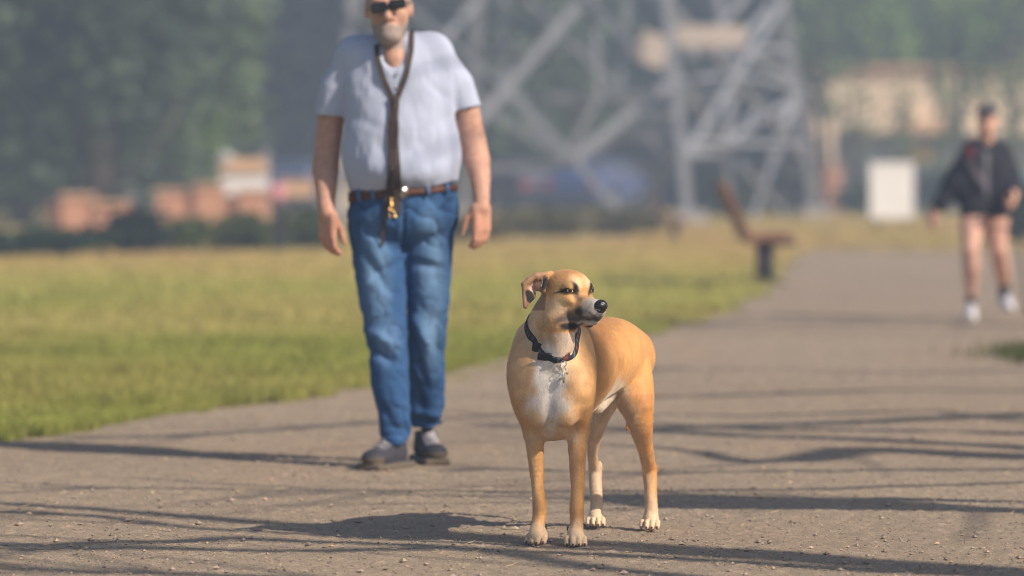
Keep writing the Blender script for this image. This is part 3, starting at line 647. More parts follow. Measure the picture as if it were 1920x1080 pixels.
# ---- bare trees outside the frame on the right whose branches shade the path
sh_ = sdir / sdir[2]
def up(px, py, h, jit=0): g = G(px, py); return g + sh_ * h
class BT:
    def __init__(s, x, y, label):
        s.o = thing('bare_tree', (x, y, 0), label, 'tree', 'leafless trees right of the path'); s.x, s.y = x, y
        s.m = MB(); s.m.tube([(x, y, -.2), (x + .05, y + .05, 2.4), (x - .05, y, 5), (x, y + .1, 8)], [.22, .18, .14, .05], 10); s.m.out('trunk', M_bark, s.o)
    def stroke(s, pts, h, r0, r1, seed, twigs=6, tr=.016):
        A = np.array(pts, float); n = 26; t = np.linspace(0, 1, n); r_ = np.random.default_rng(seed)
        L = np.concatenate([[0], np.cumsum(np.abs(np.diff(A[:, 0])) + 1)]); L /= L[-1]
        px = np.interp(t, L, A[:, 0]); py = np.interp(t, L, A[:, 1]); q_ = np.array([up(a, b, h) for a, b in zip(px, py)])
        q_[:, 2] += .25 * t; q_[:, :2] += sh_[:2] * .25 * t[:, None]
        q_ += .035 * np.stack([noise(q_, 1.5, seed), noise(q_, 1.5, seed + 1), 0 * t], -1) + .015 * np.stack([noise(q_, 5, seed), noise(q_, 5, seed + 1), 0 * t], -1)
        st = np.array([s.x, s.y, h - .6]); full = np.vstack([st, st * .5 + q_[0] * .5 + (0, 0, .1), q_]); rad = np.concatenate([[r0 * 1.25, r0 * 1.1], r0 + (r1 - r0) * t])
        m = MB(); m.tube(full, rad, 7); lb = m.out('limb', M_bark, s.o); tw = MB()
        for i in range(twigs):
            k = r_.integers(3, n - 1); a = q_[k]; dr = q_[min(k + 1, n - 1)] - q_[k - 1]; dr /= np.linalg.norm(dr); dr = dr + r_.standard_normal(3) * np.array([.25, .45, .35]); Lt = .5 + .9 * r_.random()
            tw.tube([a, a + dr * Lt * .5, a + dr * Lt + (0, 0, .05)], [tr, tr * .7, tr * .3], 5)
        if twigs: tw.out('twig', M_bark, lb, kind='stuff')
bt1 = BT(7.4, 6.4, 'leafless tree right of the path, outside the view, its limbs shading the gravel'); bt2 = BT(9.0, 10.5, 'second leafless tree farther along the path outside the view')
bt1.stroke([(2100, 968), (1920, 958), (1560, 946), (1380, 942), (1195, 938)], 4.2, .05, .24, 1, 14)
bt1.stroke([(2050, 945), (1900, 942), (1500, 936), (1240, 930)], 4.4, .02, .10, 2, 10)
bt1.stroke([(1500, 1110), (1200, 1074), (1060, 1058), (960, 1040), (850, 1030), (600, 1036), (300, 1030), (0, 1034)], 4.6, .05, .03, 3, 8)
bt1.stroke([(440, 1008), (330, 1016), (200, 1018), (80, 1024), (-60, 1022)], 4.8, .045, .06, 4, 10)
bt1.stroke([(430, 992), (330, 984), (200, 970), (60, 964), (-50, 960)], 4.9, .03, .05, 5, 12)
bt1.stroke([(900, 1100), (600, 1085), (200, 1075), (-60, 1066)], 5.0, .04, .03, 16, 12)
bt2.stroke([(1500, 920), (1000, 922), (500, 916), (0, 912)], 5.0, .028, .018, 6, 6)
bt2.stroke([(2050, 775), (1900, 778), (1700, 786), (1500, 796), (1200, 806), (900, 800)], 5.0, .10, .03, 8, 8)
bt2.stroke([(2050, 815), (1900, 813), (1700, 808), (1400, 804), (1100, 790), (950, 780)], 5.1, .11, .03, 9, 8)
bt2.stroke([(1790, 850), (1700, 846), (1600, 842), (1500, 860), (1400, 864), (1320, 848), (1200, 838)], 4.8, .13, .02, 10, 5)
bt2.stroke([(1750, 770), (1400, 778), (1000, 776), (700, 790), (300, 820), (60, 818)], 5.4, .035, .03, 11, 8)
bt2.stroke([(1500, 880), (1200, 884), (900, 880), (850, 884)], 5.2, .03, .03, 12, 4)
bt3 = BT(13.5, 19.0, 'third leafless tree, farthest along the path outside the view')
bt3.stroke([(2000, 735), (1700, 730), (1400, 742), (1100, 748)], 6.0, .05, .04, 13, 8)
bt3.stroke([(2000, 608), (1700, 606), (1380, 604), (1200, 612)], 6.0, .12, .10, 14, 6)
bt3.stroke([(2000, 690), (1700, 700), (1300, 690), (1000, 700)], 6.0, .04, .03, 17, 6)
print('background', time.time() - T0)
# ------------------------------------------------------------------ the dog
M_fur = vmat('short_coat', 0.7, 0.2, bump=0.55, bs=140, dist=0.003, sheen=0.4, cvar=0.10, cvs=160)
M_nose = mat('nose_leather', (.010, .010, .012), .25, .3, 60, bump=.2, bs=500, spec=.6)
M_blackplastic = mat('black_plastic', (.012, .012, .014), .35, .2, 30, spec=.5)
M_steel = mat('steel', (.55, .53, .5), .25, .1, 30, metal=1)
M_brass = mat('brass', (.65, .42, .14), .3, .15, 40, metal=1)
M_claw = mat('claw', (.05, .04, .035), .45, .3, 90)
PXM = 11.25 / FPX
df = Field((-.05, 10.98, -.012), (.46, 12.05, .85), .0034)
def q(px, py, d): return P(px, py, d)
def rr(r, d=11.3): return r * d / FPX
def smooth_pts(lst, n=4):
    A = np.array(lst, float); A = np.vstack([2 * A[0] - A[1], A, 2 * A[-1] - A[-2]]); out = []
    for i in range(1, len(A) - 2):
        for t in np.arange(n) / n:
            out.append(.5 * ((2 * A[i]) + (A[i + 1] - A[i - 1]) * t + (2 * A[i - 1] - 5 * A[i] + 4 * A[i + 1] - A[i + 2]) * t * t + (3 * A[i] - A[i - 1] - 3 * A[i + 1] + A[i + 2]) * t ** 3))
    out.append(A[-2]); return out
def chain_px(lst, k=.02): df.chain([(q(a, b, d), rr(r, d)) for a, b, d, r in smooth_pts(lst)], k)
ax = q(1165, 690, 11.72) - q(1036, 712, 11.27); ax[2] = 0; ax /= np.linalg.norm(ax); ax_s = np.array([ax[1], -ax[0], 0])
Bt = [ax_s, ax, (0, 0, 1)]
# ribcage, waist, rump
df.ell(q(1042, 706, 11.34), (.112, .20, .172), .03, Bt)
df.ell(q(1031, 715, 11.26), (.104, .115, .158), .03)
chain_px([(1074, 688, 11.42, 82), (1112, 672, 11.55, 75), (1146, 664, 11.68, 68), (1170, 668, 11.76, 53)], .04)
df.ell(q(1184, 672, 11.76), (.050, .09, .075), .05, Bt)
# neck
chain_px([(1026, 672, 11.32, 62), (1032, 632, 11.27, 51), (1040, 598, 11.23, 45), (1052, 572, 11.22, 40)], .035)
chain_px([(1045, 660, 11.17, 30), (1050, 615, 11.15, 27)], .04)
# shoulders and upper arms
chain_px([(1002, 634, 11.33, 32), (995, 690, 11.24, 40), (995, 735, 11.20, 39), (999, 785, 11.25, 25), (1001, 812, 11.27, 19)], .03)
chain_px([(1072, 630, 11.33, 34), (1074, 690, 11.23, 43), (1078, 735, 11.18, 39), (1084, 785, 11.22, 25), (1084, 812, 11.24, 20)], .03)
# pectorals and breast bone tuft
df.ell(q(1008, 765, 11.165), (.042, .035, .055), .02); df.ell(q(1059, 766, 11.15), (.042, .035, .055), .02)
df.ell(q(1040, 795, 11.30), (.06, .12, .045), .03)
# front legs
chain_px([(a_, b_, c_, r_ * .92) for a_, b_, c_, r_ in [(1001, 806, 11.27, 20), (1003, 840, 11.255, 18), (1006, 880, 11.25, 14.5), (1009, 920, 11.24, 12), (1011, 945, 11.235, 13.2), (1011, 965, 11.235, 12.6), (1008, 985, 11.225, 12.8), (1004, 1003, 11.20, 14.5)] ], .014)
chain_px([(a_, b_, c_, r_ * .92) for a_, b_, c_, r_ in [(1083, 806, 11.24, 21), (1083, 840, 11.22, 18.5), (1083, 880, 11.21, 15.8), (1083, 920, 11.20, 14), (1081, 950, 11.195, 14.6), (1081, 972, 11.195, 13.8), (1081, 992, 11.18, 14), (1080, 1008, 11.15, 15.5)] ], .014)
df.ell(q(1003, 800, 11.30), (.03, .05, .04), .02); df.ell(q(1084, 800, 11.28), (.032, .05, .04), .02)
# hind legs: thigh, knee, shank, hock, metatarsus
chain_px([(a_, b_, c_, r_ * (.93 if b_ > 800 else 1)) for a_, b_, c_, r_ in [(1172, 682, 11.70, 48), (1184, 725, 11.66, 41), (1194, 765, 11.62, 29), (1202, 800, 11.635, 21.5), (1209, 835, 11.68, 16), (1215, 866, 11.735, 13.6), (1218, 884, 11.755, 13.8), (1220, 915, 11.735, 12.4), (1221, 950, 11.71, 12.2), (1221, 972, 11.69, 13.2)] ], .016)
df.ell(q(1226, 880, 11.775), (.011, .014, .02), .012)
chain_px([(1140, 690, 11.84, 44), (1136, 735, 11.80, 33), (1127, 775, 11.765, 19.5), (1117, 810, 11.78, 13.5), (1111, 845, 11.83, 9.6), (1113, 868, 11.875, 9.6), (1116, 885, 11.895, 11.5), (1116, 912, 11.875, 11.2), (1118, 945, 11.855, 11), (1117, 965, 11.835, 12.4)], .014)
df.ell(q(1124, 876, 11.92), (.008, .012, .02), .01)
# muscle grooves: shoulder blade, upper arm, thigh, neck
def groove(pts, r, k):
    for (a, b) in zip(pts[:-1], pts[1:]):
        df.cap(q(*a), q(*b), rr(r), rr(r), k, sub=True)
groove([(1117, 640, 11.215), (1124, 700, 11.23), (1118, 765, 11.25)], 3.5, .016)
groove([(1000, 640, 11.185), (1014, 690, 11.13), (1022, 730, 11.105)], 2.5, .014); groove([(1066, 655, 11.155), (1050, 700, 11.10)], 2.5, .014)
groove([(1031, 770, 11.095), (1033, 815, 11.13)], 2.2, .012)
# groin and sheath, tail
chain_px([(1118, 758, 11.56, 16), (1136, 742, 11.60, 13), (1153, 728, 11.63, 11)], .012)
chain_px([(1158, 733, 11.66, 9), (1146, 744, 11.66, 6)], .008)
chain_px([(1188, 640, 11.86, 14), (1190, 700, 11.93, 10), (1184, 760, 11.93, 7.5), (1178, 803, 11.90, 4.5)], .012)
# paws
claws = []
def paw(px, pyb, w, yaw=0.0, length=.078):
    d = gd(pyb); c = P(px, pyb, d); c[2] = 0; hw = w / 2 * d / FPX
    f = np.array([math.sin(yaw), -math.cos(yaw), 0]); s = np.array([math.cos(yaw), math.sin(yaw), 0])
    df.ell(c - f * .056 + (0, 0, .026), (hw * .80, .036, .028), .012, [s, f, (0, 0, 1)])
    for i, (o, fw) in enumerate(((-.76, -.012), (-.26, 0), (.26, 0), (.76, -.012))):
        b = c + s * hw * o * .8 - f * .045 + (0, 0, .030); k_ = c + s * hw * o - f * (.016 - fw) + (0, 0, .027); t = c + s * hw * o * 1.03 + f * (fw - .004) + (0, 0, .0125)
        r = hw * .24
        df.cap(b, k_, r * .95, r * 1.02, .003); df.cap(k_, t, r * 1.06, r * .95, .001)
        claws.append((t + f * r * .6 + (0, 0, .001), t + f * (r + .006) + (0, 0, -.008), .0032))
paw(1001, 1026, 42, -.28); paw(1080, 1030, 43, .03); paw(1117, 993, 37, .02); paw(1217, 998, 38, -.10)
claws += [(q(1023, 988, 11.25), q(1025, 996, 11.24), .0028), (q(1065, 988, 11.2), q(1063, 997, 11.19), .003)]
# head: f forward, s to the dog's right, u up, from the skull's centre
YAW = math.radians(38); HO = q(1066, 550, 11.2); HP = math.radians(2)
hf = np.array([math.sin(YAW) * math.cos(HP), -math.cos(YAW) * math.cos(HP), -math.sin(HP)]); hr = np.array([-math.cos(YAW), -math.sin(YAW), 0]); hu = np.cross(hf, -hr) ; hu = hu / np.linalg.norm(hu)
if hu[2] < 0: hu = -hu
HB = [hf, hr, hu]
def H(f, s, u): return HO + f * hf + s * hr + u * hu
df.ell(H(-.015, 0, .008), (.072, .064, .062), .012, HB)
df.ell(H(.02, 0, .018), (.052, .052, .048), .015, HB)
for s in (1, -1):
    df.ell(H(.047, s * .027, .020), (.022, .022, .018), .012, HB)      # brow
    df.ell(H(.000, s * .042, -.035), (.046, .026, .042), .02, HB)      # cheek
    df.ell(H(.040, s * .036, -.016), (.030, .018, .018), .014, HB)     # cheekbone
    df.cap(H(.045, s * .021, -.052), H(.126, s * .016, -.046), .025, .017, .010)   # upper lips
    df.ell(H(.058, s * .026, -.077), (.032, .014, .019), .018, HB)      # flews
df.cap(H(.045, 0, -.028), H(.131, 0, -.036), .032, .0245, .014)
df.cap(H(.02, 0, -.070), H(.122, 0, -.073), .026, .012, .004)
df.cap(H(.138, 0, -.034), H(.134, 0, -.058), .020, .015, .010)
df.cap(H(.0, 0, -.055), H(-.05, 0, -.06), .045, .05, .02)
for s in (1, -1): df.ell(H(.078, s * .040, .004), (.012, .014, .014), .016, HB, sub=True)
for s in (1, -1): df.cap(H(.150, s * .028, -.068), H(.062, s * .043, -.070), .0022, .0022, .004, sub=True)   # mouth line
# ears: folded back, near one open
eA, eB, eC, eD, eE, eF, eG = q(1032, 514, 11.20), q(1005, 517, 11.175), q(982, 533, 11.165), q(985, 575, 11.15), q(1001, 558, 11.175), q(1021, 548, 11.20), q(1004, 541, 11.21)
df.tri(eA, eB, eF, .0042, .010); df.tri(eB, eG, eF, .0042, .008); df.tri(eB, eC, eG, .0042, .006); df.tri(eB, q(990, 522, 11.168), eC, .0042, .006); df.tri(eC, eD, eE, .0042, .006); df.tri(eC, eE, eG, .004, .004)
df.cap(eB, eC, .0065, .0065, .006); df.cap(eA, eB, .009, .0065, .010); df.cap(eC, eD, .006, .0065, .005); df.cap(q(1024, 520, 11.165), q(1019, 545, 11.165), .0085, .007, .006)
df.ell(q(1010, 530, 11.150), (.012, .007, .010), .006, sub=True)
fA, fB, fC, fD = H(-.03, -.046, .055), H(-.03, -.066, .052), H(-.055, -.078, .005), H(-.05, -.052, .02)
df.tri(fA, fB, fD, .0045, .01); df.tri(fB, fC, fD, .0045, .006); df.cap(fA, fB, .008, .006, .008)

# coat relief
V, F = df.nets()
N = normals(V, F)
px_, py_ = proj(V); dd = V[:, 1]
rel = V - HO; hfv, hsv, huv = rel @ hf, rel @ hr, rel @ hu
headm = ((py_ < 622) & (dd < 11.36) & ~((px_ > 1080) & (hfv < .0)))
amp = np.where(headm, .0004, .0011)
V = V + N * (amp * noise(V, (60, 60, 25), 61) + np.where(headm, 0, .0022) * noise(V, (16, 16, 9), 62))[:, None]
tan = np.array([.74, .40, .145]); deep = np.array([.55, .24, .07]); cream = np.array([.74, .58, .42]); white = np.array([.80, .75, .70]); black = np.array([.018, .017, .018]); grey = np.array([.30, .28, .27]); sable = np.array([.40, .19, .07]); ltan = np.array([.76, .50, .25])
def mixc(c, m, t): m = np.clip(m, 0, 1)[:, None]; return c * (1 - m) + t * m
def blob(x, y, rx, ry, cx, cy, soft=.5, ang=0):
    a = math.radians(ang); X_, Y_ = x - cx, y - cy; X2 = X_ * math.cos(a) + Y_ * math.sin(a); Y2 = -X_ * math.sin(a) + Y_ * math.cos(a)
    return 1 - sstep(1 - soft, 1 + soft * .6, np.sqrt((X2 / rx) ** 2 + (Y2 / ry) ** 2))
def dogcol(V, N):
    px, py = proj(V); y = V[:, 1]; z = V[:, 2]
    nz = noise(V, 30, 63); nf = noise(V, (90, 90, 40), 64)
    wx = px + 5 * nz + 3 * nf; wy = py + 5 * noise(V, 28, 65) + 3 * nf
    c = np.tile(tan, (len(V), 1)); c = mixc(c, .35 + .5 * noise(V, 7, 66), deep)
    chest = (y < 11.38)
    # paler shoulders and chest front
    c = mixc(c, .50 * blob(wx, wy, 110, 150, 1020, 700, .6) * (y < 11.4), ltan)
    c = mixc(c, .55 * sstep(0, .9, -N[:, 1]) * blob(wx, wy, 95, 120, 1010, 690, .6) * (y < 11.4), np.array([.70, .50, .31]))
    # sable saddle, with shade behind the shoulder painted in as darker brown
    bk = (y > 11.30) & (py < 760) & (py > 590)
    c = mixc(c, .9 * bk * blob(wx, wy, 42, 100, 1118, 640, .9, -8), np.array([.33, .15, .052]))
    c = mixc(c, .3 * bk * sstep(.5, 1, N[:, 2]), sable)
    # white breast
    front = (y < 11.26)
    c = mixc(c, front * blob(wx, wy, 33, 62, 1033, 700, .35), white)
    c = mixc(c, front * blob(wx, wy, 46, 36, 1030, 765, .5) * .85, white * .97)
    c = mixc(c, front * blob(wx, wy, 11, 40, 1033, 800, .5), white)
    c = mixc(c, .6 * (y < 11.4) * blob(wx, wy, 50, 18, 1042, 815, .6), cream)
    # tan whorls on the breast
    c = mixc(c, front * .75 * blob(wx, wy, 15, 20, 1002, 782, .6), ltan); c = mixc(c, front * .7 * blob(wx, wy, 17, 17, 1062, 786, .6), ltan)
    # throat
    c = mixc(c, .9 * (y < 11.26) * blob(wx, wy, 25, 42, 1062, 632, .5, 20), np.array([.74, .62, .52]))
    c = mixc(c, .55 * (y < 11.3) * blob(wx, wy, 18, 55, 998, 600, .6, 12), cream)
    # shading behind the jaw, painted into the neck as brown streaks
    c = mixc(c, .6 * (y < 11.26) * blob(wx, wy, 8, 36, 1013, 598, .7, -6), np.array([.38, .20, .10])); c = mixc(c, .5 * (y < 11.2) * blob(wx, wy, 8, 26, 1034, 628, .8, -12), np.array([.42, .25, .13]))
    # belly, groin and inner legs
    c = mixc(c, (y > 11.4) * (y < 11.78) * blob(wx, wy, 34, 24, 1132, 752, .4, -40), white * .95)
    c = mixc(c, .8 * (y > 11.4) * blob(wx, wy, 16, 34, 1160, 730, .6, -20), cream)
    c = mixc(c, (y > 11.6) * (y < 11.7) * blob(wx, wy, 9, 6, 1157, 741, .5), np.array([.10, .07, .04]))
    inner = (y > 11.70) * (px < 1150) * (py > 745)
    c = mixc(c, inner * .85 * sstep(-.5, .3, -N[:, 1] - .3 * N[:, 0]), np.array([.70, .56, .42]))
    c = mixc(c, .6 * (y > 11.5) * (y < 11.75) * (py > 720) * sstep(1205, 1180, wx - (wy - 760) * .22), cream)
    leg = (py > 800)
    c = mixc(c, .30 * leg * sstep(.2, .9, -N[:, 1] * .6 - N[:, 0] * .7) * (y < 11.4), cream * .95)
    # paws
    low = sstep(.10, .035, z + .008 * nz); c = mixc(c, low * .85, np.array([.72, .55, .38]))
    c = mixc(c, sstep(.010, .003, z) * .7, np.array([.22, .17, .13]))
    # head
    r = V - HO; f, s, u = r @ hf, r @ hr, r @ hu
    f2 = f + .003 * nz; s2 = s; a = np.abs(s) + .002 * nf; u2 = u + .003 * nf
    hm = (f > -.075) & (u > -.11) & (y < 11.36) & (u > -.075 - (f + .05) * 1.4) & (py < 640)
    def hmix(c, m, t): return mixc(c, m * hm, t)
    c = hmix(c, np.ones(len(V)) * 1.0, np.array([.60, .345, .145]))
    c = hmix(c, .7 * blob(f2, u2, .05, .028, .01, .066, .6), np.array([.50, .24, .09]))
    c = hmix(c, .65 * blob(a, u2, .016, .020, .020, .038, .7) * (f > .02), np.array([.78, .60, .40]))
    c = hmix(c, .8 * blob(f2, u2, .042, .03, .022, -.038, .7), np.array([.74, .54, .35]))
    c = hmix(c, .5 * blob(f2, u2, .035, .05, -.045, -.04, .6), cream)
    c = hmix(c, .8 * blob(f2, u2, .030, .022, .075, -.012, .7) * (a < .03), np.array([.42, .23, .12]))
    # grey white muzzle with black side patch and lips
    nq = noise(V, 130, 67); nr2 = noise(V, 55, 68)
    mz = sstep(.078, .118, f2 + .012 * nr2)
    c = hmix(c, .9 * mz, np.array([.40, .36, .345]))
    c = hmix(c, .85 * sstep(.10, .14, f2) * sstep(-.034, -.012, u2), np.array([.62, .58, .56]))
    c = hmix(c, .75 * mz * sstep(-.5, .6, nq) * sstep(-.030, -.058, u2) * sstep(-.079, -.072, u2), np.array([.06, .055, .06]))
    c = hmix(c, .8 * sstep(.09, .12, f2) * blob(u2 + .10 * (f2 - .12) * 0, f2 * 0, .006, 1, -.064, 0, .8), black)
    c = hmix(c, .95 * blob(f2 + .004 * nr2, u2 + .004 * nq, .017, .023, .094, -.048, .7), black)
    c = hmix(c, .85 * blob(f2, u2 + .003 * nq, .060, .009, .105, -.070, .8), black * 2.5)
    c = hmix(c, .85 * blob(f2 + .006 * nr2, u2 + .006 * nq, .032, .026, .062, -.066, .8), np.array([.055, .05, .055]))
    c = hmix(c, 1.0 * blob(f2, u2, .019, .012, .078, -.089, .35) * (a > .012), black * .6)
    c = hmix(c, .75 * blob(f2, u2, .03, .007, .116, -.078, .6), np.array([.6, .55, .5]))
    # eye surround
    c = hmix(c, blob(f2, u2, .021, .0085, .048, .012, .45) * (a > .022), black)
    c = hmix(c, blob(a, u2, .0095, .017, .0285, .021, .5, -14) * (f > .03), black)
    c = hmix(c, .9 * blob(f2, u2, .013, .010, .064, .009, .6) * (a > .018), black)
    c = hmix(c, .95 * blob(f2, u2, .022, .0032, .030, .006, .6, 12) * (a > .03), black)
    c = hmix(c, .6 * blob(a, u2, .006, .02, .022, -.004, .7) * (f > .05) * (f < .09), black * 5)
    # ear
    ear = (px < 1031) & (py < 582) & (y < 11.25) & (px < 1024 + (py - 560) * -.1)
    e1 = ear * sstep(1034, 1020, px); c = mixc(c, e1, np.array([.34, .20, .12]))
    c = mixc(c, e1 * blob(px, py, 12, 9, 1003, 540, .4, -20), np.array([.62, .42, .36]))
    c = mixc(c, ear * blob(px, py, 9, 5, 1012, 533, .4), np.array([.75, .6, .52]))
    c = mixc(c, (y < 11.25) * blob(px, py, 6, 15, 1022, 532, .4, 15), black * 2)
    c = mixc(c, ear * blob(px, py, 9, 14, 993, 556, .2, -25) * (px > 985), black)
    c = mixc(c, ear * blob(px, py, 4.5, 16, 983, 566, .5), np.array([.55, .30, .2]))
    fe = (s < -.05) & (u > .0) & (u < .08) & (f < .02) & (f > -.08); c = mixc(c, .8 * fe, np.array([.12, .07, .05]))
    c = c * (1 + .10 * nf + .06 * nz)[:, None]
    return np.clip(c, 0, 1)
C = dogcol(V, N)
org = q(1090, 1000, 11.45); org[2] = 0
DOG = thing('dog', org, 'tan dog with white breast and dark muzzle standing on the gravel path looking right', 'dog')
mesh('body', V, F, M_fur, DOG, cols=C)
# short hairs
fa = np.linalg.norm(np.cross(V[F[:, 2]] - V[F[:, 0]], V[F[:, 3]] - V[F[:, 1]]), axis=1)
NH = 300000
fi = rng.choice(len(F), NH, p=fa / fa.sum()); wt = rng.dirichlet((1, 1, 1, 1), NH)
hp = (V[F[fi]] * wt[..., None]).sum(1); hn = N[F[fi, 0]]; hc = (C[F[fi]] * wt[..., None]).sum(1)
hpx, hpy = proj(hp); r = hp - HO
onh = (r @ hf > -.06) & (r @ hu > -.09) & (hp[:, 1] < 11.36) & (hpy < 625)
ear_ = (hpx < 1030) & (hpy < 582)
flow = np.tile(ax * .8 + np.array([0, 0, -.75]), (NH, 1)); flow[hpy > 790] = (0, .1, -1)
fr = (hp[:, 1] < 11.24) & ~onh; flow[fr] = np.stack([(hp[fr, 0] - .115) * 2.0, np.zeros(fr.sum()), np.full(fr.sum(), -1.0)], -1)
flow[onh] = -hf * 1.0 + np.array([0, 0, -.35]) + hr[None] * np.sign(r[onh] @ hr)[:, None] * .4
flow += .25 * rng.standard_normal((NH, 3)) + .35 * np.stack([noise(hp, 14, 71), noise(hp, 14, 72), noise(hp, 14, 73)], -1)
flow -= hn * (flow * hn).sum(1)[:, None]; flow /= np.linalg.norm(flow, axis=1, keepdims=True) + 1e-9
Lh = np.where(onh, .0042, .0078) * (.6 + .7 * rng.random(NH)); Lh = np.where((hp[:, 2] < .06) | ear_, .003, Lh)
Lh = np.where((hpy > 735) & (hpy < 770) & (hp[:, 1] > 11.5) & (hp[:, 1] < 11.72), .016, Lh)
keep = ~((hp[:, 2] < .012) | (onh & (r @ hf > .135)))
L_, Fr_, R_ = q(986, 606, 11.24), q(1033, 671, 11.13), q(1073, 637, 11.20)
nr = np.cross(Fr_ - L_, R_ - L_); nr /= np.linalg.norm(nr); nr = nr if nr[2] > 0 else -nr
keep &= ~((np.abs((hp - Fr_) @ nr + .003) < .013) & (hp[:, 1] < 11.42) & (hpx < 1085))
for s in (1, -1): keep &= np.linalg.norm(hp - H(.060, s * .042, .0130), axis=1) > .016
lift = np.where(onh, .13, .17) * (.5 + rng.random(NH))
tip = hp + (flow + hn * lift[:, None]) * Lh[:, None]
sd = np.cross(flow, hn); sd /= np.linalg.norm(sd, axis=1, keepdims=True) + 1e-9
wh = np.where(onh, .0005, .00065)[:, None]
b0 = hp - hn * .0006
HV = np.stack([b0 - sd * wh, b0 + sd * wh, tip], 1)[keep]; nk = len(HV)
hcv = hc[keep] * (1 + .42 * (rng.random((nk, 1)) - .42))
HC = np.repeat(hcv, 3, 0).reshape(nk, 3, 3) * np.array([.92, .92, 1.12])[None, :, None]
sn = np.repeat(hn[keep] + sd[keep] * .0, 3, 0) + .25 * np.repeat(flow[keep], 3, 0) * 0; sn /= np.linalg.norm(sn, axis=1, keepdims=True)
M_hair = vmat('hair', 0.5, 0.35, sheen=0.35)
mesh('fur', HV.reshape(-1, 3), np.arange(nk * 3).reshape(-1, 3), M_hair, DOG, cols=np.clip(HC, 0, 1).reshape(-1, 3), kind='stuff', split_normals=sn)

# eyes
def uvsphere(c, r, n=20, B=None):
    th = np.linspace(0, np.pi, n); ph = np.arange(2 * n) * np.pi / n
    V = np.array([[math.cos(t), math.sin(t) * math.cos(p), math.sin(t) * math.sin(p)] for t in th for p in ph])
    F = [(i * 2 * n + j, i * 2 * n + (j + 1) % (2 * n), (i + 1) * 2 * n + (j + 1) % (2 * n), (i + 1) * 2 * n + j) for i in range(n - 1) for j in range(2 * n)]
    B = np.eye(3) if B is None else np.array(B)
    return np.array(c) + (V * r) @ B, np.array(F)[:, ::-1], V
M_eye = vmat('eye', 0.08, 0.7)
for s in (1, -1):
    look = hf * .80 + hr * s * .50 + np.array([0, -.2, .04]); look /= np.linalg.norm(look)
    fs = np.linspace(.10, .02, 160); pts = np.array([H(f_, s * .042, .0130) for f_ in fs]); hit = pts[np.argmax(df.at(pts) < 0)]
    c = hit - look * .0098
    a2 = np.cross(look, [0, 0, 1]); a2 /= np.linalg.norm(a2); a3 = np.cross(look, a2)
    Ve, Fe, ve = uvsphere(c, .0122, 22, [look, a2, a3])
    a_ = ve[:, 0]; cc = np.tile(np.array([.05, .035, .03]), (len(Ve), 1))
    cc = np.where((a_ > .62)[:, None], np.array([.72, .40, .12]), cc); cc = np.where((a_ > .88)[:, None], np.array([.005, .005, .005]), cc)
    mesh('eye', Ve, Fe, M_eye, DOG, cols=cc)
    lid = MB()
    for up in (1, -1):
        th = np.linspace(-1.25, 1.25, 14)
        pts = [c + .0124 * (look * math.cos(t) * math.cos(.60 if up > 0 else .55) + a2 * math.sin(t) + np.array([0, 0, 1]) * up * math.cos(t) * math.sin(.60 if up > 0 else .55)) for t in th]
        lid.tube(pts, .0022 if up > 0 else .0014, 6)
    lid.out('eyelid', M_claw, DOG)
# nose
nf_ = Field(H(.155, 0, -.03) - .045, H(.155, 0, -.03) + .045, .0016)
nf_.ell(H(.147, 0, -.030), (.016, .0215, .020), .006, HB); nf_.ell(H(.154, 0, -.027), (.014, .018, .017), .006, HB); nf_.cap(H(.154, 0, -.034), H(.148, 0, -.051), .007, .004, .006)
for s in (1, -1): nf_.ell(H(.162, s * .0105, -.036), (.006, .0035, .0035), .004, HB, sub=True); nf_.cap(H(.155, s * .015, -.037), H(.146, s * .021, -.038), .0015, .0012, .003, sub=True)
nf_.cap(H(.166, 0, -.033), H(.154, 0, -.053), .0012, .0012, .002, sub=True)
Vn, Fn = nf_.nets(); mesh('nose', Vn, Fn, M_nose, DOG)
for a, b, r in claws:
    MB().tube([a, (a * .5 + b * .5) + (0, 0, .0012), b], [r, r * .8, r * .25], 6).out('claw', M_claw, DOG)

# a band hugging a surface
def band(fld, c, nrm, width, thick, n=96, rmax=.4, step=.0015, smooth_=5, ref=(1, 0, 0)):
    c = np.array(c, float); nrm = np.array(nrm, float); nrm /= np.linalg.norm(nrm)
    e1 = np.array(ref, float) - nrm * (np.array(ref) @ nrm); e1 /= np.linalg.norm(e1); e2 = np.cross(nrm, e1)
    R = []
    for off in (-.5, 0, .5):
        rad = []
        for i in range(n):
            a = 2 * np.pi * i / n; dr = e1 * math.cos(a) + e2 * math.sin(a)
            t = np.arange(.01, rmax, step); v = fld.at(c + nrm * off * width + t[:, None] * dr); k = np.argmax(v > 0); rad.append(t[k] if v[k] > 0 else rmax)
        rad = np.array(rad)
        for _ in range(smooth_): rad = (np.roll(rad, 1) + rad * 2 + np.roll(rad, -1)) / 4
        R.append(rad + .0008)
    a = 2 * np.pi * np.arange(n) / n; dr = np.cos(a)[:, None] * e1 + np.sin(a)[:, None] * e2
    out = []
    for off, ex, rad in ((-.5, 0, R[0]), (-.5, thick, R[0]), (-.46, thick * 1.1, R[0]), (0, thick * 1.15, R[1]), (.46, thick * 1.1, R[2]), (.5, thick, R[2]), (.5, 0, R[2])):
        out.append(c + nrm * off * width + (rad + ex)[:, None] * dr)
    V = np.concatenate(out); m = len(out); F = []
    for j in range(m - 1):
        for i in range(n): F.append((j * n + i, j * n + (i + 1) % n, (j + 1) * n + (i + 1) % n, (j + 1) * n + i))
    return V, np.array(F), a, dr, out
L_, Fr_, R_ = q(986, 606, 11.24), q(1033, 671, 11.13), q(1073, 637, 11.20)
nr = np.cross(Fr_ - L_, R_ - L_); nr /= np.linalg.norm(nr); nr = nr if nr[2] > 0 else -nr
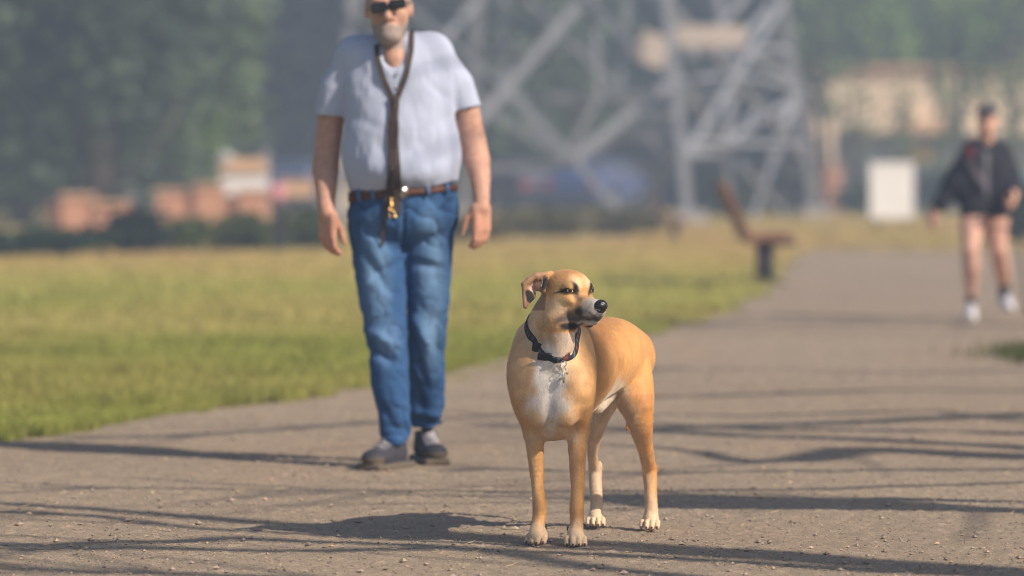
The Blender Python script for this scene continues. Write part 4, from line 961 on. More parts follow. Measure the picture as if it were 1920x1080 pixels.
cc = (L_ * .5 + R_ * .5) + np.array([0, .03, 0]); cc = cc - nr * ((cc - Fr_) @ nr)
Vb, Fb, aa, drr, outb = band(df, cc, nr, .0160, .0024, 120, .16)
cb = np.tile(np.array([.022, .028, .042]), (len(Vb), 1)); nb = 120; lay = np.arange(len(Vb)) // nb; ii = np.arange(len(Vb)) % nb
ph = ii % 8
cb[(lay == 3) & ((ph == 0) | (ph == 1))] = (.22, .05, .03); cb[((lay == 2) | (lay == 4)) & (ph == 4)] = (.05, .14, .13); cb[(lay == 3) & (ph == 5)] = (.16, .17, .17)
M_web = vmat('webbing', .8, .2, bump=.5, bs=900, dist=.001)
collar = mesh('collar', Vb, Fb, M_web, DOG, cols=cb)
mid = outb[3]; cpx, cpy = proj(mid); front = mid[:, 1] < cc[1]
def near(px): 
    k = np.argmin(np.where(front, np.abs(cpx - px), 1e9)); return k
def seg(px, half, name, m, th=.0055, wz=.013, lbl=None):
    k = near(px); p = mid[k]; t = mid[(k + 1) % nb] - mid[k - 1]; t /= np.linalg.norm(t); nn = drr[k]; b3 = np.cross(t, nn)
    f_ = Field(p - .035, p + .035, .0013); f_.box(p + nn * .003, (half, th, wz), .003, .002, [t, nn, b3])
    v_, F_ = f_.nets(); mesh(name, v_, F_, m, collar); return p, t, nn
seg(1007, .007, 'strap_slider', M_blackplastic, .0042, .0105); seg(1023, .016, 'buckle', M_blackplastic, .0048, .0108); seg(1040, .008, 'buckle_prong', M_blackplastic, .0042, .0090)
k = near(1055); p0 = mid[k] + drr[k] * .004
def ring(c, r, rt, B, n=24):
    pts = [np.array(c) + r * (math.cos(a) * np.array(B[0]) + math.sin(a) * np.array(B[1])) for a in np.linspace(0, 2 * np.pi, n)]
    return MB().tube(pts, rt, 6, caps=False)
ring(p0 + (0, -.004, -.012), .009, .0016, [(1, 0, 0), (0, -.2, 1)]).out('d_ring', M_steel, collar)
p1 = p0 + np.array([.001, -.007, -.028]); ring(p1, .0075, .0011, [(.8, .6, 0), (0, 0, 1)]).out('split_ring', M_brass, collar)
tagc = p1 + np.array([.001, -.003, -.024])
f_ = Field(tagc - .03, tagc + .03, .0013); f_.ell(tagc, (.0062, .0026, .0165), .002, [(.75, .66, 0), (-.66, .75, 0), (0, 0, 1)])
v_, F_ = f_.nets(); mesh('name_tag', v_, F_, M_steel, collar)
MB().tube([p1 + (.008, -.001, -.010), p1 + (.014, -.001, -.012)], [.0035, .0035], 8).out('bell', M_brass, collar)
print('dog', time.time() - T0)
# ------------------------------------------------------------------ people
M_skin = vmat('skin', .6, .3, sss=.1, bump=.5, bs=120, dist=.002, cvar=.12, cvs=45)
M_shirt = vmat('knit_cotton', .9, .1, bump=.5, bs=700, dist=.0008, sheen=.2)
M_denim = vmat('denim', .9, .1, bump=.6, bs=800, dist=.0008)
M_leather = mat('brown_leather', (.085, .028, .016), .5, .3, 40, bump=.3, bs=200)
M_strap = mat('dark_leather', (.06, .042, .036), .5, .3, 60, bump=.3, bs=300)
M_lens = mat('dark_lens', (.01, .012, .016), .12, .1, 10, spec=.6)
def hand(f, wrist, dirv, side, palm, scl=1.0, thumb_out=.5, curl=.5, k=.004):
    """dirv: wrist to fingers; side: across towards the thumb; palm: out of the palm"""
    dirv, side, palm = (np.array(v, float) / np.linalg.norm(v) for v in (dirv, side, palm)); S = scl
    wrist = np.array(wrist, float)
    f.box(wrist + dirv * .052 * S, (.040 * S, .050 * S, .0145 * S), .012 * S, .012, [side, dirv, palm])
    f.ell(wrist + dirv * .03 * S + side * .028 * S + palm * .008 * S, (.018 * S, .034 * S, .016 * S), .01, [side, dirv, palm])
    for i, (o, L) in enumerate(((.0295, .072), (.0100, .080), (-.0095, .074), (-.0285, .058))):
        b = wrist + (dirv * .096 + side * o) * S; p = b; r = (.0104 - .0004 * i) * S; ang = curl * .35
        pts = [(wrist + (dirv * .07 + side * o) * S, r)]
        pts.append((p, r))
        for j, fr_ in enumerate((.45, .3, .25)):
            d = dirv * math.cos(ang) + palm * math.sin(ang) - side * (o * 1.5); d /= np.linalg.norm(d)
            p = p + d * L * fr_ * S; r *= .93; pts.append((p, r)); ang += curl * (.75 - .1 * i * 0)
        f.chain(pts, k)
    b = wrist + dirv * .022 * S + side * .030 * S + palm * .010 * S
    d1 = dirv * .75 + side * thumb_out + palm * .35; d1 /= np.linalg.norm(d1); d2 = dirv * .95 + side * (thumb_out * .25) + palm * .25; d2 /= np.linalg.norm(d2)
    f.chain([(b, .0135 * S), (b + d1 * .040 * S, .0115 * S), (b + (d1 * .040 + d2 * .032) * S, .0105 * S), (b + (d1 * .040 + d2 * .058) * S, .0085 * S)], .006)

def rc(r, d): return r * d / FPX
def CH(f, lst, k=.02, cuts=None): f.chain([(P(a, b, d), rc(r, d)) for a, b, d, r in lst], k, cuts)
# ---- the man with the leash
MD = 14.28
mf = Field((-.80, 13.95, .0), (.0, 14.62, 1.86), .0058)
skin = np.array([.50, .29, .22])
# head, tilted a little
CH(mf, [(735, 130, 14.33, 36), (733, 84, 14.30, 31), (731, 50, 14.27, 30)], .02)
mf.ell(P(729, 8, 14.28), (.079, .098, .115), .02); mf.ell(P(730, 40, 14.235), (.062, .070, .072), .025)
mf.ell(P(730, 68, 14.19), (.046, .045, .034), .02)                      # chin with beard
mf.ell(P(729, 52, 14.172), (.036, .02, .018), .015)
mf.chain([(P(728, 12, 14.17), .011), (P(727, 32, 14.145), .0155)], .01)    # nose
for s in (-1, 1):
    mf.ell(P(728 + s * 9, 34, 14.165), (.009, .012, .009), .008); mf.ell(P(729 + s * 22, 28, 14.195), (.022, .020, .024), .02)
    mf.ell(P(729 + s * 41, 18, 14.29), (.010, .022, .032), .006)
    mf.ell(P(729 + s * 19, 1, 14.175), (.028, .015, .012), .012)

# torso under the shirt, arms, hips and legs under the denim
CH(mf, [(737, 125, 14.33, 36), (745, 200, 14.32, 50), (752, 330, 14.30, 56), (755, 400, 14.31, 42)], .03)
mf.ell(P(742, 122, 14.325), (.13, .075, .085), .03)
CH(mf, [(737, 92, 14.26, 27), (739, 112, 14.235, 23), (742, 135, 14.215, 14)], .02)
CH(mf, [(672, 108, 14.33, 26), (633, 172, 14.345, 25), (620, 225, 14.36, 25), (613, 285, 14.36, 25), (610, 320, 14.34, 25.5), (611, 355, 14.29, 20.5), (612, 388, 14.25, 16.2), (613, 400, 14.24, 15.5)], .02)
CH(mf, [(808, 104, 14.33, 26), (854, 162, 14.345, 25), (875, 212, 14.36, 25), (886, 262, 14.36, 25), (894, 300, 14.33, 24.5), (900, 335, 14.29, 19.5), (902, 370, 14.25, 15.8), (902, 388, 14.24, 15.5)], .02)
hand(mf, P(613, 398, 14.24), (.035, -.06, -1), (.72, -.69, 0), (.69, .72, 0), 1.0, .22, .65)
hand(mf, P(902, 384, 14.24), (.02, -.06, -1), (-.80, -.60, 0), (-.6, .8, 0), 1.0, .55, .6)
CH(mf, [(712, 440, 14.29, 32), (722, 640, 14.21, 21), (741, 790, 14.12, 14), (741, 850, 14.15, 13)], .02)
CH(mf, [(802, 440, 14.31, 32), (803, 640, 14.33, 21), (800, 780, 14.39, 11), (801, 840, 14.44, 11)], .02)
V, F = mf.nets(); N = normals(V, F); px, py = proj(V)
C = np.tile(skin, (len(V), 1)); nz = noise(V, 40, 81); nl = noise(V, 9, 82)
C = C * (1 + .06 * nz + .08 * nl)[:, None]
C = mixc(C, .6 * sstep(360, 430, py) * ((px < 650) | (px > 870)), np.array([.56, .27, .185]))
C = np.where(((py > 790))[:, None], np.array([.04, .04, .05]), C)
beard = (py < 92) * sstep(38, 52, py + 4 * nz) * (V[:, 1] < 14.30) * (1 - .5 * blob(px, py, 9, 2, 729, 54, .4))
C = mixc(C, .85 * beard, np.array([.27, .24, .23]))

MAN = thing('person', (P(745, 870, 14.22)[0], 14.22, 0), 'man in pale blue polo shirt and blue jeans walking behind the dog', 'person')
mesh('body', V, F, M_skin, MAN, cols=np.clip(C, 0, 1))
hr_ = Field(P(729, 0, 14.3) + (-.13, -.14, -.08), P(729, 0, 14.3) + (.13, .16, .16), .006)
hr_.ell(P(729, 0, 14.295), (.084, .104, .115), .01, cuts=[(P(729, -8, 14.2), (0, -.75, -.65))])
Vh, Fh = hr_.nets(); Vh = Vh + normals(Vh, Fh) * (.004 * noise(Vh, 60, 83))[:, None]
mesh('hair', Vh, Fh, M_skin, MAN, cols=np.array([.24, .21, .19]) * (1 + .3 * noise(Vh, (150, 150, 30), 84))[:, None])
gl = Field(P(729, 8, 14.16) - .12, P(729, 8, 14.16) + .12, .004)
tB = np.array([(1, 0, .18), (0, 1, 0), (-.18, 0, 1)]); tB /= np.linalg.norm(tB, axis=1)[:, None]
for s in (-1, 1): gl.box(P(728, 11, 14.145) + tB[0] * s * .034, (.031, .006, .0195), .006, .004, tB)
gl.cap(P(728, 9, 14.14) - tB[0] * .02, P(728, 9, 14.14) + tB[0] * .02, .004, .004, .004)
for s in (-1, 1): gl.cap(P(728, 9, 14.15) + tB[0] * s * .064, P(729, 12, 14.24) + tB[0] * s * .080, .0035, .0035, .004)
Vg_, Fg_ = gl.nets(); mesh('sunglasses', Vg_, Fg_, M_lens, MAN)

# shirt
sf = Field((-.80, 13.95, .85), (.0, 14.62, 1.80), .006)
CH(sf, [(664, 108, 14.32, 36), (735, 98, 14.325, 37), (812, 100, 14.32, 37)], .03)
sf.ell(P(744, 156, 14.30), (.196, .125, .175), .05); sf.ell(P(750, 262, 14.28), (.198, .142, .20), .05)
CH(sf, [(700, 185, 14.29, 51), (699, 295, 14.28, 51)], .05); CH(sf, [(796, 185, 14.29, 51), (806, 290, 14.28, 52)], .05)
CH(sf, [(700, 290, 14.28, 52), (706, 352, 14.29, 52)], .05, cuts=[(P(706, 353, 14.2), (.10, 0, -1))])
CH(sf, [(806, 285, 14.28, 52), (806, 345, 14.29, 52)], .05, cuts=[(P(806, 343, 14.2), (.10, 0, -1))])
sf.ell(P(753, 318, 14.24), (.17, .13, .085), .05, cuts=[(P(753, 352, 14.2), (.12, 0, -1))])
CH(sf, [(672, 104, 14.325, 38), (633, 165, 14.34, 35), (617, 230, 14.355, 31)], .025, cuts=[(P(620, 218, 14.3), (-.02, 0, -1))])
CH(sf, [(806, 100, 14.325, 38), (855, 160, 14.34, 34), (880, 225, 14.355, 29)], .025, cuts=[(P(876, 203, 14.3), (.22, 0, -1))])
CH(sf, [(700, 96, 14.36, 12), (735, 80, 14.40, 14), (772, 84, 14.36, 12)], .02)
CH(sf, [(703, 84, 14.30, 9), (714, 112, 14.22, 8), (730, 140, 14.185, 5)], .008); CH(sf, [(771, 78, 14.30, 9), (764, 104, 14.22, 9), (748, 138, 14.185, 5)], .008)
# open collar
sfc = sf.f.copy()
sf2 = [(P(738, 58, 14.19), rc(36, 14.2)), (P(738, 98, 14.16), rc(31, 14.2)), (P(742, 138, 14.13), rc(13, 14.2)), (P(742, 150, 14.12), rc(4, 14.2))]
for (a, ra), (b, rb) in zip(sf2[:-1], sf2[1:]): sf.cap(a, b, ra, rb, .006, sub=True)
V, F = sf.nets(); N = normals(V, F); px, py = proj(V)
# hanging folds in the cloth
fold = .0035 * noise(V, (9, 7, 3.2), 91) + .002 * noise(V, (22, 16, 7), 92) - .0012 * (1 - np.abs(noise(V, (14, 12, 5), 95))) ** 5 + .0018 * noise(V, (60, 50, 30), 93)
def crease(px, py, x0, y0, x1, y1, wd):
    dx, dy = x1 - x0, y1 - y0; L2 = dx * dx + dy * dy; t = np.clip(((px - x0) * dx + (py - y0) * dy) / L2, 0, 1)
    return np.exp(-((px - x0 - t * dx) ** 2 + (py - y0 - t * dy) ** 2) / (2 * wd * wd)) * (1 - .6 * np.abs(2 * t - 1))
fr = N[:, 1] < .2
for x0, y0, x1, y1, w_, h_ in ((655, 190, 700, 150, 7, -.012), (650, 215, 710, 240, 8, -.010), (845, 190, 800, 150, 7, -.012), (850, 210, 800, 245, 7, -.01), (660, 300, 690, 340, 6, -.008), (830, 260, 800, 330, 8, -.009),
                              (700, 250, 690, 335, 7, .008), (770, 240, 790, 330, 9, .008), (640, 120, 615, 200, 7, -.008), (860, 120, 880, 195, 7, -.008), (742, 135, 744, 200, 3, .004), (675, 130, 712, 180, 8, -.007)):
    fold = fold + fr * .7 * h_ * crease(px, py, x0, y0, x1, y1, w_)
V = V + N * (fold * .8 * sstep(60, 110, py))[:, None]
C = np.tile(np.array([.43, .48, .64]), (len(V), 1)) * (1 + .03 * noise(V, 30, 94))[:, None]
mesh('polo_shirt', V, F, M_shirt, MAN, cols=C)
for yy in (140, 165):
    b = sf.hit(743, yy, 14.0, 14.3)
    if b is not None: Vb_, Fb_, _ = uvsphere(b + (0, -.002, 0), .0055, 8); mesh('button', Vb_, Fb_, M_steel, MAN)

# jeans
jf = Field((-.72, 13.85, .02), (-.06, 14.75, 1.10), .006)
jf.ell(P(755, 400, 14.30), (.200, .145, .13), .03, cuts=[(P(756, 352, 14.2), (.10, 0, 1))])
CH(jf, [(706, 360, 14.30, 50), (704, 420, 14.29, 50), (710, 480, 14.27, 48), (719, 560, 14.24, 43), (727, 640, 14.20, 39), (732, 700, 14.16, 36), (736, 760, 14.14, 33), (740, 800, 14.14, 29), (741, 845, 14.15, 26)], .018, cuts=[(P(742, 834, 14.1), (.1, .2, -1)), (P(706, 349, 14.2), (.10, 0, 1))])
CH(jf, [(806, 355, 14.31, 51), (806, 420, 14.31, 49), (804, 480, 14.31, 47), (803, 560, 14.32, 42), (801, 640, 14.33, 39), (800, 700, 14.35, 37), (799, 760, 14.38, 34), (799, 800, 14.41, 31), (801, 835, 14.43, 30)], .018, cuts=[(P(800, 826, 14.2), (-.1, .2, -1)), (P(806, 341, 14.2), (.10, 0, 1))])
jf.ell(P(755, 355, 14.30), (.18, .135, .05), .03, cuts=[(P(756, 346, 14.2), (.10, 0, 1))])
V, F = jf.nets(); N = normals(V, F); px, py = proj(V)
fold = .006 * noise(V, (9, 9, 6), 101) + .005 * noise(V + V[:, [2, 0, 1]] * .5, (18, 14, 20), 102) + .002 * noise(V, (50, 50, 50), 103)
low = sstep(640, 800, py); fold = fold - (.003 + .005 * (sstep(560, 620, py) * sstep(720, 660, py) + sstep(740, 800, py) + sstep(500, 440, py))) * (1 - np.abs(noise(V + V[:, [2, 0, 1]] * .35, (13, 12, 22), 107))) ** 6; fold = fold + low * .008 * noise(V, (12, 12, 26), 104)
for x0, y0, x1, y1, w_, h_ in ((745, 470, 690, 430, 6, -.012), (765, 470, 830, 440, 6, -.012), (750, 490, 700, 520, 6, -.010), (770, 490, 830, 505, 6, -.010), (685, 480, 730, 545, 7, -.010), (690, 620, 745, 650, 7, .012), (695, 660, 750, 680, 6, -.012), (780, 600, 810, 660, 8, .014),
                              (775, 640, 800, 730, 6, -.012), (820, 600, 835, 700, 6, -.008), (770, 700, 800, 790, 7, -.012), (780, 790, 825, 800, 5, -.012), (775, 770, 822, 780, 5, .010), (700, 740, 730, 790, 6, -.008), (725, 800, 760, 806, 5, -.008), (665, 400, 700, 385, 5, -.006), (820, 385, 850, 400, 5, -.006), (756, 380, 757, 470, 3, -.006)):
    fold = fold + (N[:, 1] < .3) * 1.9 * h_ * crease(px, py, x0, y0, x1, y1, w_)
V = V + N * fold[:, None]
C = np.tile(np.array([.035, .09, .215]), (len(V), 1))
fade = blob(px, py, 30, 110, 705, 520, .7) + blob(px, py, 32, 130, 808, 520, .7) + .7 * blob(px, py, 25, 50, 728, 640, .7) + .8 * blob(px, py, 25, 60, 808, 650, .7)
C = mixc(C, .75 * fade * (N[:, 1] < 0) * (.8 + .3 * noise(V, (20, 20, 12), 105)), np.array([.17, .30, .48]))
C = C * (1 + .10 * noise(V, (120, 120, 60), 106))[:, None]
seamx = np.minimum(np.abs(px - 757 + (py < 400) * 0), 50); C = C * (1 - .35 * np.exp(-(seamx / 1.8) ** 2) * (py < 470) * (N[:, 1] < 0))[:, None]
for hy, cx in ((826, 742), (818, 800)): C = C * (1 + .35 * np.exp(-((py - hy + 5) / 3.) ** 2) * (np.abs(px - cx) < 32))[:, None]
for x0, y0, x1, y1 in ((662, 372, 690, 400), (850, 366, 822, 396)): C = C * (1 - .4 * crease(px, py, x0, y0, x1, y1, 2))[:, None]
mesh('jeans', V, F, M_denim, MAN, cols=np.clip(C, 0, 1))
# belt, with loops and buckle
cB = P(755, 356, 14.30); nB = np.array([-.11, 0, 1])
Vb, Fb, a_, dr_, ob = band(jf, cB + (0, 0, -.004), nB, .036, .005, 96, .32, .002)
belt = mesh('belt', Vb, Fb, M_leather, MAN)
md = ob[3]; bx, by = proj(md); frn = md[:, 1] < 14.3
for xx in (676, 702, 800, 838):
    k = np.argmin(np.where(frn, abs(bx - xx), 1e9)); t = md[(k + 1) % 96] - md[k - 1]; t /= np.linalg.norm(t)
    MB().box(md[k] + dr_[k] * .003, (.006, .003, .027), [t, dr_[k], np.cross(t, dr_[k])]).out('belt_loop', M_denim, MAN, cols=np.tile([.08, .18, .38], (8, 1)))
k = np.argmin(np.where(frn, abs(bx - 752), 1e9)); MB().box(md[k] + dr_[k] * .004, (.024, .003, .021)).out('buckle', M_steel, belt)
# shoes
M_shoe = vmat('shoe_upper', .7, .25, bump=.4, bs=300, dist=.001); M_sole = mat('rubber_sole', (.30, .25, .19), .8, .2, 30)
def shoe(px0, pyb, d, yaw, L=.29, W=.052, cu=(.045, .045, .058), cs=(.13, .105, .08), toeup=0.0, name='shoe', parent=MAN, h=.005, light=None, lift=0):
    c = P(px0, pyb, d); c[2] = lift; f = np.array([math.sin(yaw), -math.cos(yaw), 0]); s = np.array([math.cos(yaw), math.sin(yaw), 0]); f = f * math.cos(toeup) + np.array([0, 0, math.sin(toeup)]); u = np.cross(s, f); u = -u if u[2] < 0 else u
    B = [s, f, u]; fd = Field(c - .24, c + .24, h)
    z0 = .03 + max(0, -math.sin(toeup)) * .1
    fd.ell(c + f * .085 + u * .045, (W, .075, .036), .02, B); fd.ell(c + u * .05 - f * .04, (W * .82, .085, .048), .03, B)
    fd.cap(c - f * .05 + u * .06, c - f * .055 + u * .105, W * .85, W * .82, .02, cuts=[(c + u * .118, u)])
    fd.cap(c + f * .05 + u * .055, c - f * .02 + u * .092, W * .6, W * .7, .02)
    fd.box(c + f * .01 + u * .012, (W * .98, L / 2, .014), .012, .004, B)
    V, F = fd.nets(); r = (V - c); hu_ = r @ u; hf_ = r @ f
    C = np.where((hu_ < .024)[:, None], np.array(cs), np.array(cu)); C = np.where(((hf_ > .115) & (hu_ < .05))[:, None], np.array(cs) * .9, C)
    if light is not None: C = np.where(((np.abs(r @ s) < .028) & (hf_ > -.01) & (hf_ < .10) & (hu_ > .05))[:, None], np.array(light), C)
    o = mesh(name, V, F, M_shoe, parent, cols=C)
    for i in range(4):
        m_ = c + f * (.075 - i * .026) + u * (.088 + i * .009)
        MB().tube([m_ - s * .022, m_ + u * .004, m_ + s * .022], .003, 5).out('lace', M_stone, o, cols=np.tile([.5, .5, .5], (17, 1)))
    return o
shoe(727, 869, 14.12, -.46, toeup=-.0, light=(.12, .12, .15)); shoe(804, 848, 14.40, .24, light=(.36, .33, .37), toeup=.0)
# the leash: two runs round the neck meeting in a knot, then hanging strands
def ribbon(pts, wd, th, name, m, parent, **kw):
    pts = np.array(pts, float); t = np.gradient(pts, axis=0); t /= np.linalg.norm(t, axis=1)[:, None]; y = np.array([0, 1.0, 0])
    s = np.cross(t, y); s /= np.linalg.norm(s, axis=1)[:, None]; n = np.cross(s, t)
    ring_ = [pts + s * a * wd / 2 + n * b * th / 2 for a, b in ((-1, -1), (1, -1), (1, 1), (-1, 1))]
    V = np.stack(ring_, 1).reshape(-1, 3); F = []
    for i in range(len(pts) - 1):
        for j in range(4): F.append((i * 4 + j, i * 4 + (j + 1) % 4, i * 4 + 4 + (j + 1) % 4, i * 4 + 4 + j))
    F += [(0, 3, 2, 1), (len(V) - 4, len(V) - 3, len(V) - 2, len(V) - 1)]
    return mesh(name, V, F, m, parent, smooth=False, **kw)
def drape(lst, off=.007, d0=13.9, d1=14.5, n=26, flds=None):
    A = np.array(lst, float); L = np.concatenate([[0], np.cumsum(np.linalg.norm(np.diff(A[:, :2], axis=0), axis=1))]); tt = np.linspace(0, L[-1], n); out = []
    xs_ = np.interp(tt, L, A[:, 0]); ys_ = np.interp(tt, L, A[:, 1]); dep = []
    for a, b in zip(xs_, ys_):
        hs = [h_[1] for h_ in (f_.hit(a, b, d0, d1) for f_ in (flds or (sf, jf, mf))) if h_ is not None]; dep.append(min(hs) if hs else np.nan)
    dep = np.array(dep); ok = ~np.isnan(dep); dep = np.interp(np.arange(n), np.arange(n)[ok], dep[ok])
    for _ in range(3): dep = np.minimum(dep, np.convolve(np.pad(dep, 1, mode='edge'), [.25, .5, .25], 'valid'))
    return [P(a, b, d - off) for a, b, d in zip(xs_, ys_, dep)]
LEASH = thing('dog_leash', P(738, 200, 14.12), 'brown leather dog leash worn round the neck of the walking man, clips dangling', 'leash')
nk1 = drape([(706, 84), (708, 110), (720, 150), (738, 188)]); nk2 = drape([(772, 58), (771, 96), (762, 140), (744, 188)])
back = [P(x, y, d) for x, y, d in ((706, 84, 14.30), (706, 74, 14.38), (720, 70, 14.43), (738, 68, 14.44), (758, 66, 14.42), (770, 62, 14.36))]
ribbon(back[::-1] + nk1, .019, .004, 'neck_strap', M_strap, LEASH); ribbon([back[-1]] + nk2, .019, .004, 'neck_strap', M_strap, LEASH)
CHK = Field(P(741, 190, 14.1) - .06, P(741, 190, 14.1) + .06, .004); kp = nk1[-1]
CHK.box(kp + (.004, -.004, 0), (.017, .011, .016), .007, .004); v_, F_ = CHK.nets(); mesh('knot', v_, F_, M_strap, LEASH)
for a, b, c_, e, nm in ((733, 737, 731, 372, 'strand'), (740, 745, 741, 396, 'strand'), (747, 742, 749, 405, 'strand'), (729, 730, 716, 462, 'strand')):
    pts = drape([(740 + (a - 738) * .6, 192), (b, 240), (a + 1, 320), (c_, e)], .009 + .004 * (nm == 'strand') * (a % 3), n=22)
    ribbon(pts, .0125, .004, nm, M_strap, LEASH)
cp = drape([(733, 372), (735, 408)], .022, n=6)
f_ = Field(cp[3] - .08, cp[3] + .08, .003)
f_.chain([(cp[0], .006), (cp[2], .005)], .004); f_.ell(cp[4] + (.0, 0, 0), (.013, .007, .016), .006); f_.ell(cp[2], (.008, .006, .009), .004); f_.cap(cp[4] + (-.012, 0, .02), cp[4] + (.016, -.004, -.014), .004, .004, .003); f_.ell(cp[4] + (.0, -.004, 0), (.009, .012, .010), .003, sub=True)
v_, F_ = f_.nets(); mesh('brass_clip', v_, F_, M_brass, LEASH)
rp = drape([(757, 362), (758, 372)], .014, n=4)[1]; ring(rp, .012, .0025, [(1, 0, 0), (0, 0, 1)]).out('ring', M_steel, LEASH)
print('man', time.time() - T0)

# ---- the walker far behind on the right
JD = 28.4
gf = Field((3.0, 27.8, 0), (4.1, 29.3, 1.72), .0085)
CH(gf, [(1850, 275, 28.5, 13), (1850, 250, 28.47, 13.5)], .02); gf.ell(P(1851, 226, 28.45), (.074, .092, .105), .02); gf.ell(P(1850, 240, 28.40), (.05, .05, .05), .02); gf.chain([(P(1849, 226, 28.35), .01), (P(1849, 234, 28.335), .013)], .01)
for s in (-1, 1): gf.ell(P(1851 + s * 18.5, 230, 28.46), (.009, .02, .028), .008)
CH(gf, [(1852, 295, 28.52, 20), (1850, 340, 28.52, 19), (1848, 385, 28.5, 24)], .03)
CH(gf, [(1822, 280, 28.5, 13), (1790, 335, 28.55, 11.5), (1752, 392, 28.50, 8), (1748, 400, 28.5, 7.5)], .02)
CH(gf, [(1885, 282, 28.5, 13), (1903, 335, 28.52, 11), (1902, 360, 28.40, 9.5), (1898, 372, 28.25, 8)], .02)
hand(gf, P(1748, 397, 28.5), (-.05, -.1, -1), (.5, -.85, 0), (.85, .5, 0), .95, .4, .8)
hand(gf, P(1899, 366, 28.28), (-.15, -.8, -.55), (-.2, -.5, .8), (-.9, .1, -.2), .95, .3, 1.3)
CH(gf, [(1830, 388, 28.48, 26), (1822, 425, 28.38, 22.5), (1819, 470, 28.28, 16), (1821, 500, 28.32, 16.5), (1821, 540, 28.42, 11), (1821, 572, 28.46, 8.6)], .02)
CH(gf, [(1868, 388, 28.52, 25), (1868, 430, 28.50, 22), (1872, 468, 28.48, 16), (1878, 500, 28.66, 16), (1882, 535, 28.9, 11), (1884, 556, 29.0, 9)], .02)
V, F = gf.nets(); px, py = proj(V); N = normals(V, F)
C = np.tile(np.array([.62, .36, .28]), (len(V), 1)) * (1 + .1 * noise(V, 12, 111))[:, None]
for cx in (1821, 1884): C = np.where(((np.abs(px - cx) < 14) & (py > (556 if cx < 1850 else 535)))[:, None], np.array([.02, .02, .025]), C)
WK = thing('person', (P(1845, 600, 28.4)[0], 28.4, 0), 'walker in black jacket, grey cap and white shoes on the far right of the path', 'person')
mesh('body', V, F, M_skin, WK, cols=C)
wf = Field((3.0, 27.8, .7), (4.1, 29.3, 1.72), .0095)
wf.ell(P(1852, 330, 28.5), (.20, .13, .27), .04, cuts=[(P(1850, 392, 28.5), (0, 0, -1))])
CH(wf, [(1826, 284, 28.5, 19), (1876, 284, 28.5, 19)], .03)
CH(wf, [(1822, 282, 28.5, 18), (1795, 330, 28.53, 21), (1764, 384, 28.5, 16)], .05, cuts=[(P(1758, 394, 28.5), (-.3, 0, -1))]); CH(wf, [(1882, 284, 28.5, 18), (1901, 335, 28.5, 15), (1900, 362, 28.38, 12)], .03, cuts=[(P(1900, 360, 28.3), (0, -.6, -.6))])
CH(wf, [(1836, 270, 28.53, 10), (1852, 264, 28.56, 11), (1868, 270, 28.53, 10)], .02)
CH(wf, [(1800, 350, 28.5, 22), (1816, 380, 28.5, 20)], .04, cuts=[(P(1800, 396, 28.5), (-.1, 0, -1))])
wf.cap(P(1850, 240, 28.36), P(1850, 270, 28.36), .035, .012, .01, sub=True)
V, F = wf.nets(); N = normals(V, F); V = V + N * (.012 * noise(V, (10, 8, 7), 112))[:, None]; px, py = proj(V)
C = np.tile(np.array([.028, .03, .042]), (len(V), 1)); fr = N[:, 1] < 0
C = mixc(C, fr * np.exp(-((px - 1850) / 4.) ** 2) * (py > 285), np.array([.22, .22, .25])); C = mixc(C, fr * .9 * crease(px, py, 1815, 300, 1850, 352, 4), np.array([.30, .25, .30])); C = mixc(C, fr * crease(px, py, 1815, 278, 1822, 290, 5) * 1.2, np.array([.30, .05, .06]))
mesh('jacket', V, F, M_shirt, WK, cols=C)
sh = Field((3.3, 28.0, .6), (3.9, 29, 1.1), .009)
CH(sh, [(1830, 386, 28.48, 29), (1826, 402, 28.42, 27)], .02, cuts=[(P(1826, 404, 28.4), (0, 0, -1))]); CH(sh, [(1868, 386, 28.52, 28), (1868, 404, 28.5, 26)], .02, cuts=[(P(1868, 407, 28.4), (0, 0, -1))]); CH(sh, [(1849, 380, 28.5, 27), (1849, 398, 28.5, 16)], .02)
V, F = sh.nets(); mesh('shorts', V, F, M_shirt, WK, cols=np.tile([.02, .02, .028], (len(V), 1)))
ht = Field(P(1851, 215, 28.45) - .2, P(1851, 215, 28.45) + .2, .007)
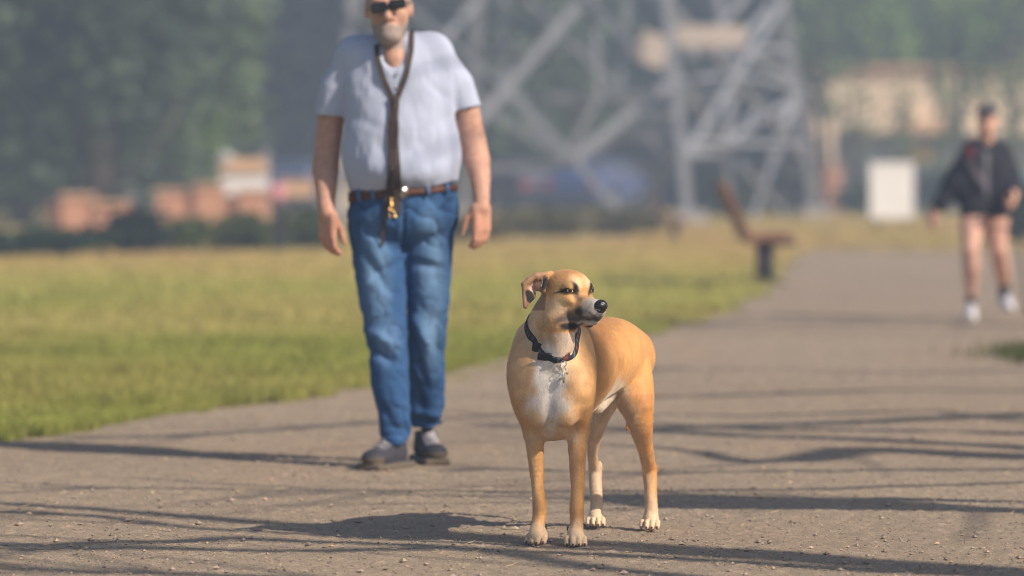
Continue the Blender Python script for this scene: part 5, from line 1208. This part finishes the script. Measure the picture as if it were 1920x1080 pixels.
ht.ell(P(1851, 218, 28.46), (.086, .104, .10), .01, cuts=[(P(1851, 216, 28.4), (0, .1, -1))]); ht.ell(P(1851, 214, 28.34), (.065, .075, .010), .01)
V, F = ht.nets(); mesh('cap', V, F, M_shirt, WK, cols=np.tile([.085, .085, .10], (len(V), 1)))
shoe(1820, 596, 28.30, -.1, cu=(.62, .62, .70), cs=(.75, .72, .72), parent=WK, h=.008, W=.046, L=.26); shoe(1885, 600, 29.0, .1, cu=(.62, .62, .70), cs=(.75, .72, .72), parent=WK, h=.008, W=.046, L=.26, lift=.09, toeup=-.35)
M_pole = mat('pole_grey', (.06, .06, .07), .4, .1, 10)
for a, b, lab, fx in [q__ for q__ in ((P(1897, 374, 28.2), P(1930, 520, 29.3), 'thin dark walking pole in the walker\'s hand nearer the right edge', 0),) if True] + [q__ for q__ in ((P(1746, 404, 28.45), P(1745, 510, 29.9), 'thin dark walking pole in the walker\'s hand nearer the white board', 1),) if False]:
    b = b.copy(); b[2] = .0
    pr = thing('walking_pole', b, lab, 'pole', 'walking poles held by the walker'); v = b - a; v /= np.linalg.norm(v)
    MB().tube([a, b], [.011, .008], 8).out('shaft', M_pole, pr); MB().tube([a - v * .09, a + v * .03], [.018, .015], 8).out('handle', M_blackplastic, pr); MB().tube([b - v * .05, b - v * .045], [.03, .03], 10).out('basket', M_blackplastic, pr)
print('people', time.time() - T0)
# ------------------------------------------------------------------ haze
hm_ = bpy.data.materials.new('haze_air'); hm_.use_nodes = True; t = hm_.node_tree; t.nodes.remove(t.nodes['Principled BSDF'])
pv = t.nodes.new('ShaderNodeVolumePrincipled'); pv.inputs['Color'].default_value = (.52, .68, 1, 1); pv.inputs['Density'].default_value = .0036; pv.inputs['Anisotropy'].default_value = .2
t.links.new(pv.outputs[0], t.nodes['Material Output'].inputs['Volume'])
hz = MB(); hz.box((0, 735, 13), (1600, 790, 15.5)); hz.out('haze', hm_, smooth=False, kind='stuff', label='thin bluish haze')
print('script', time.time() - T0)
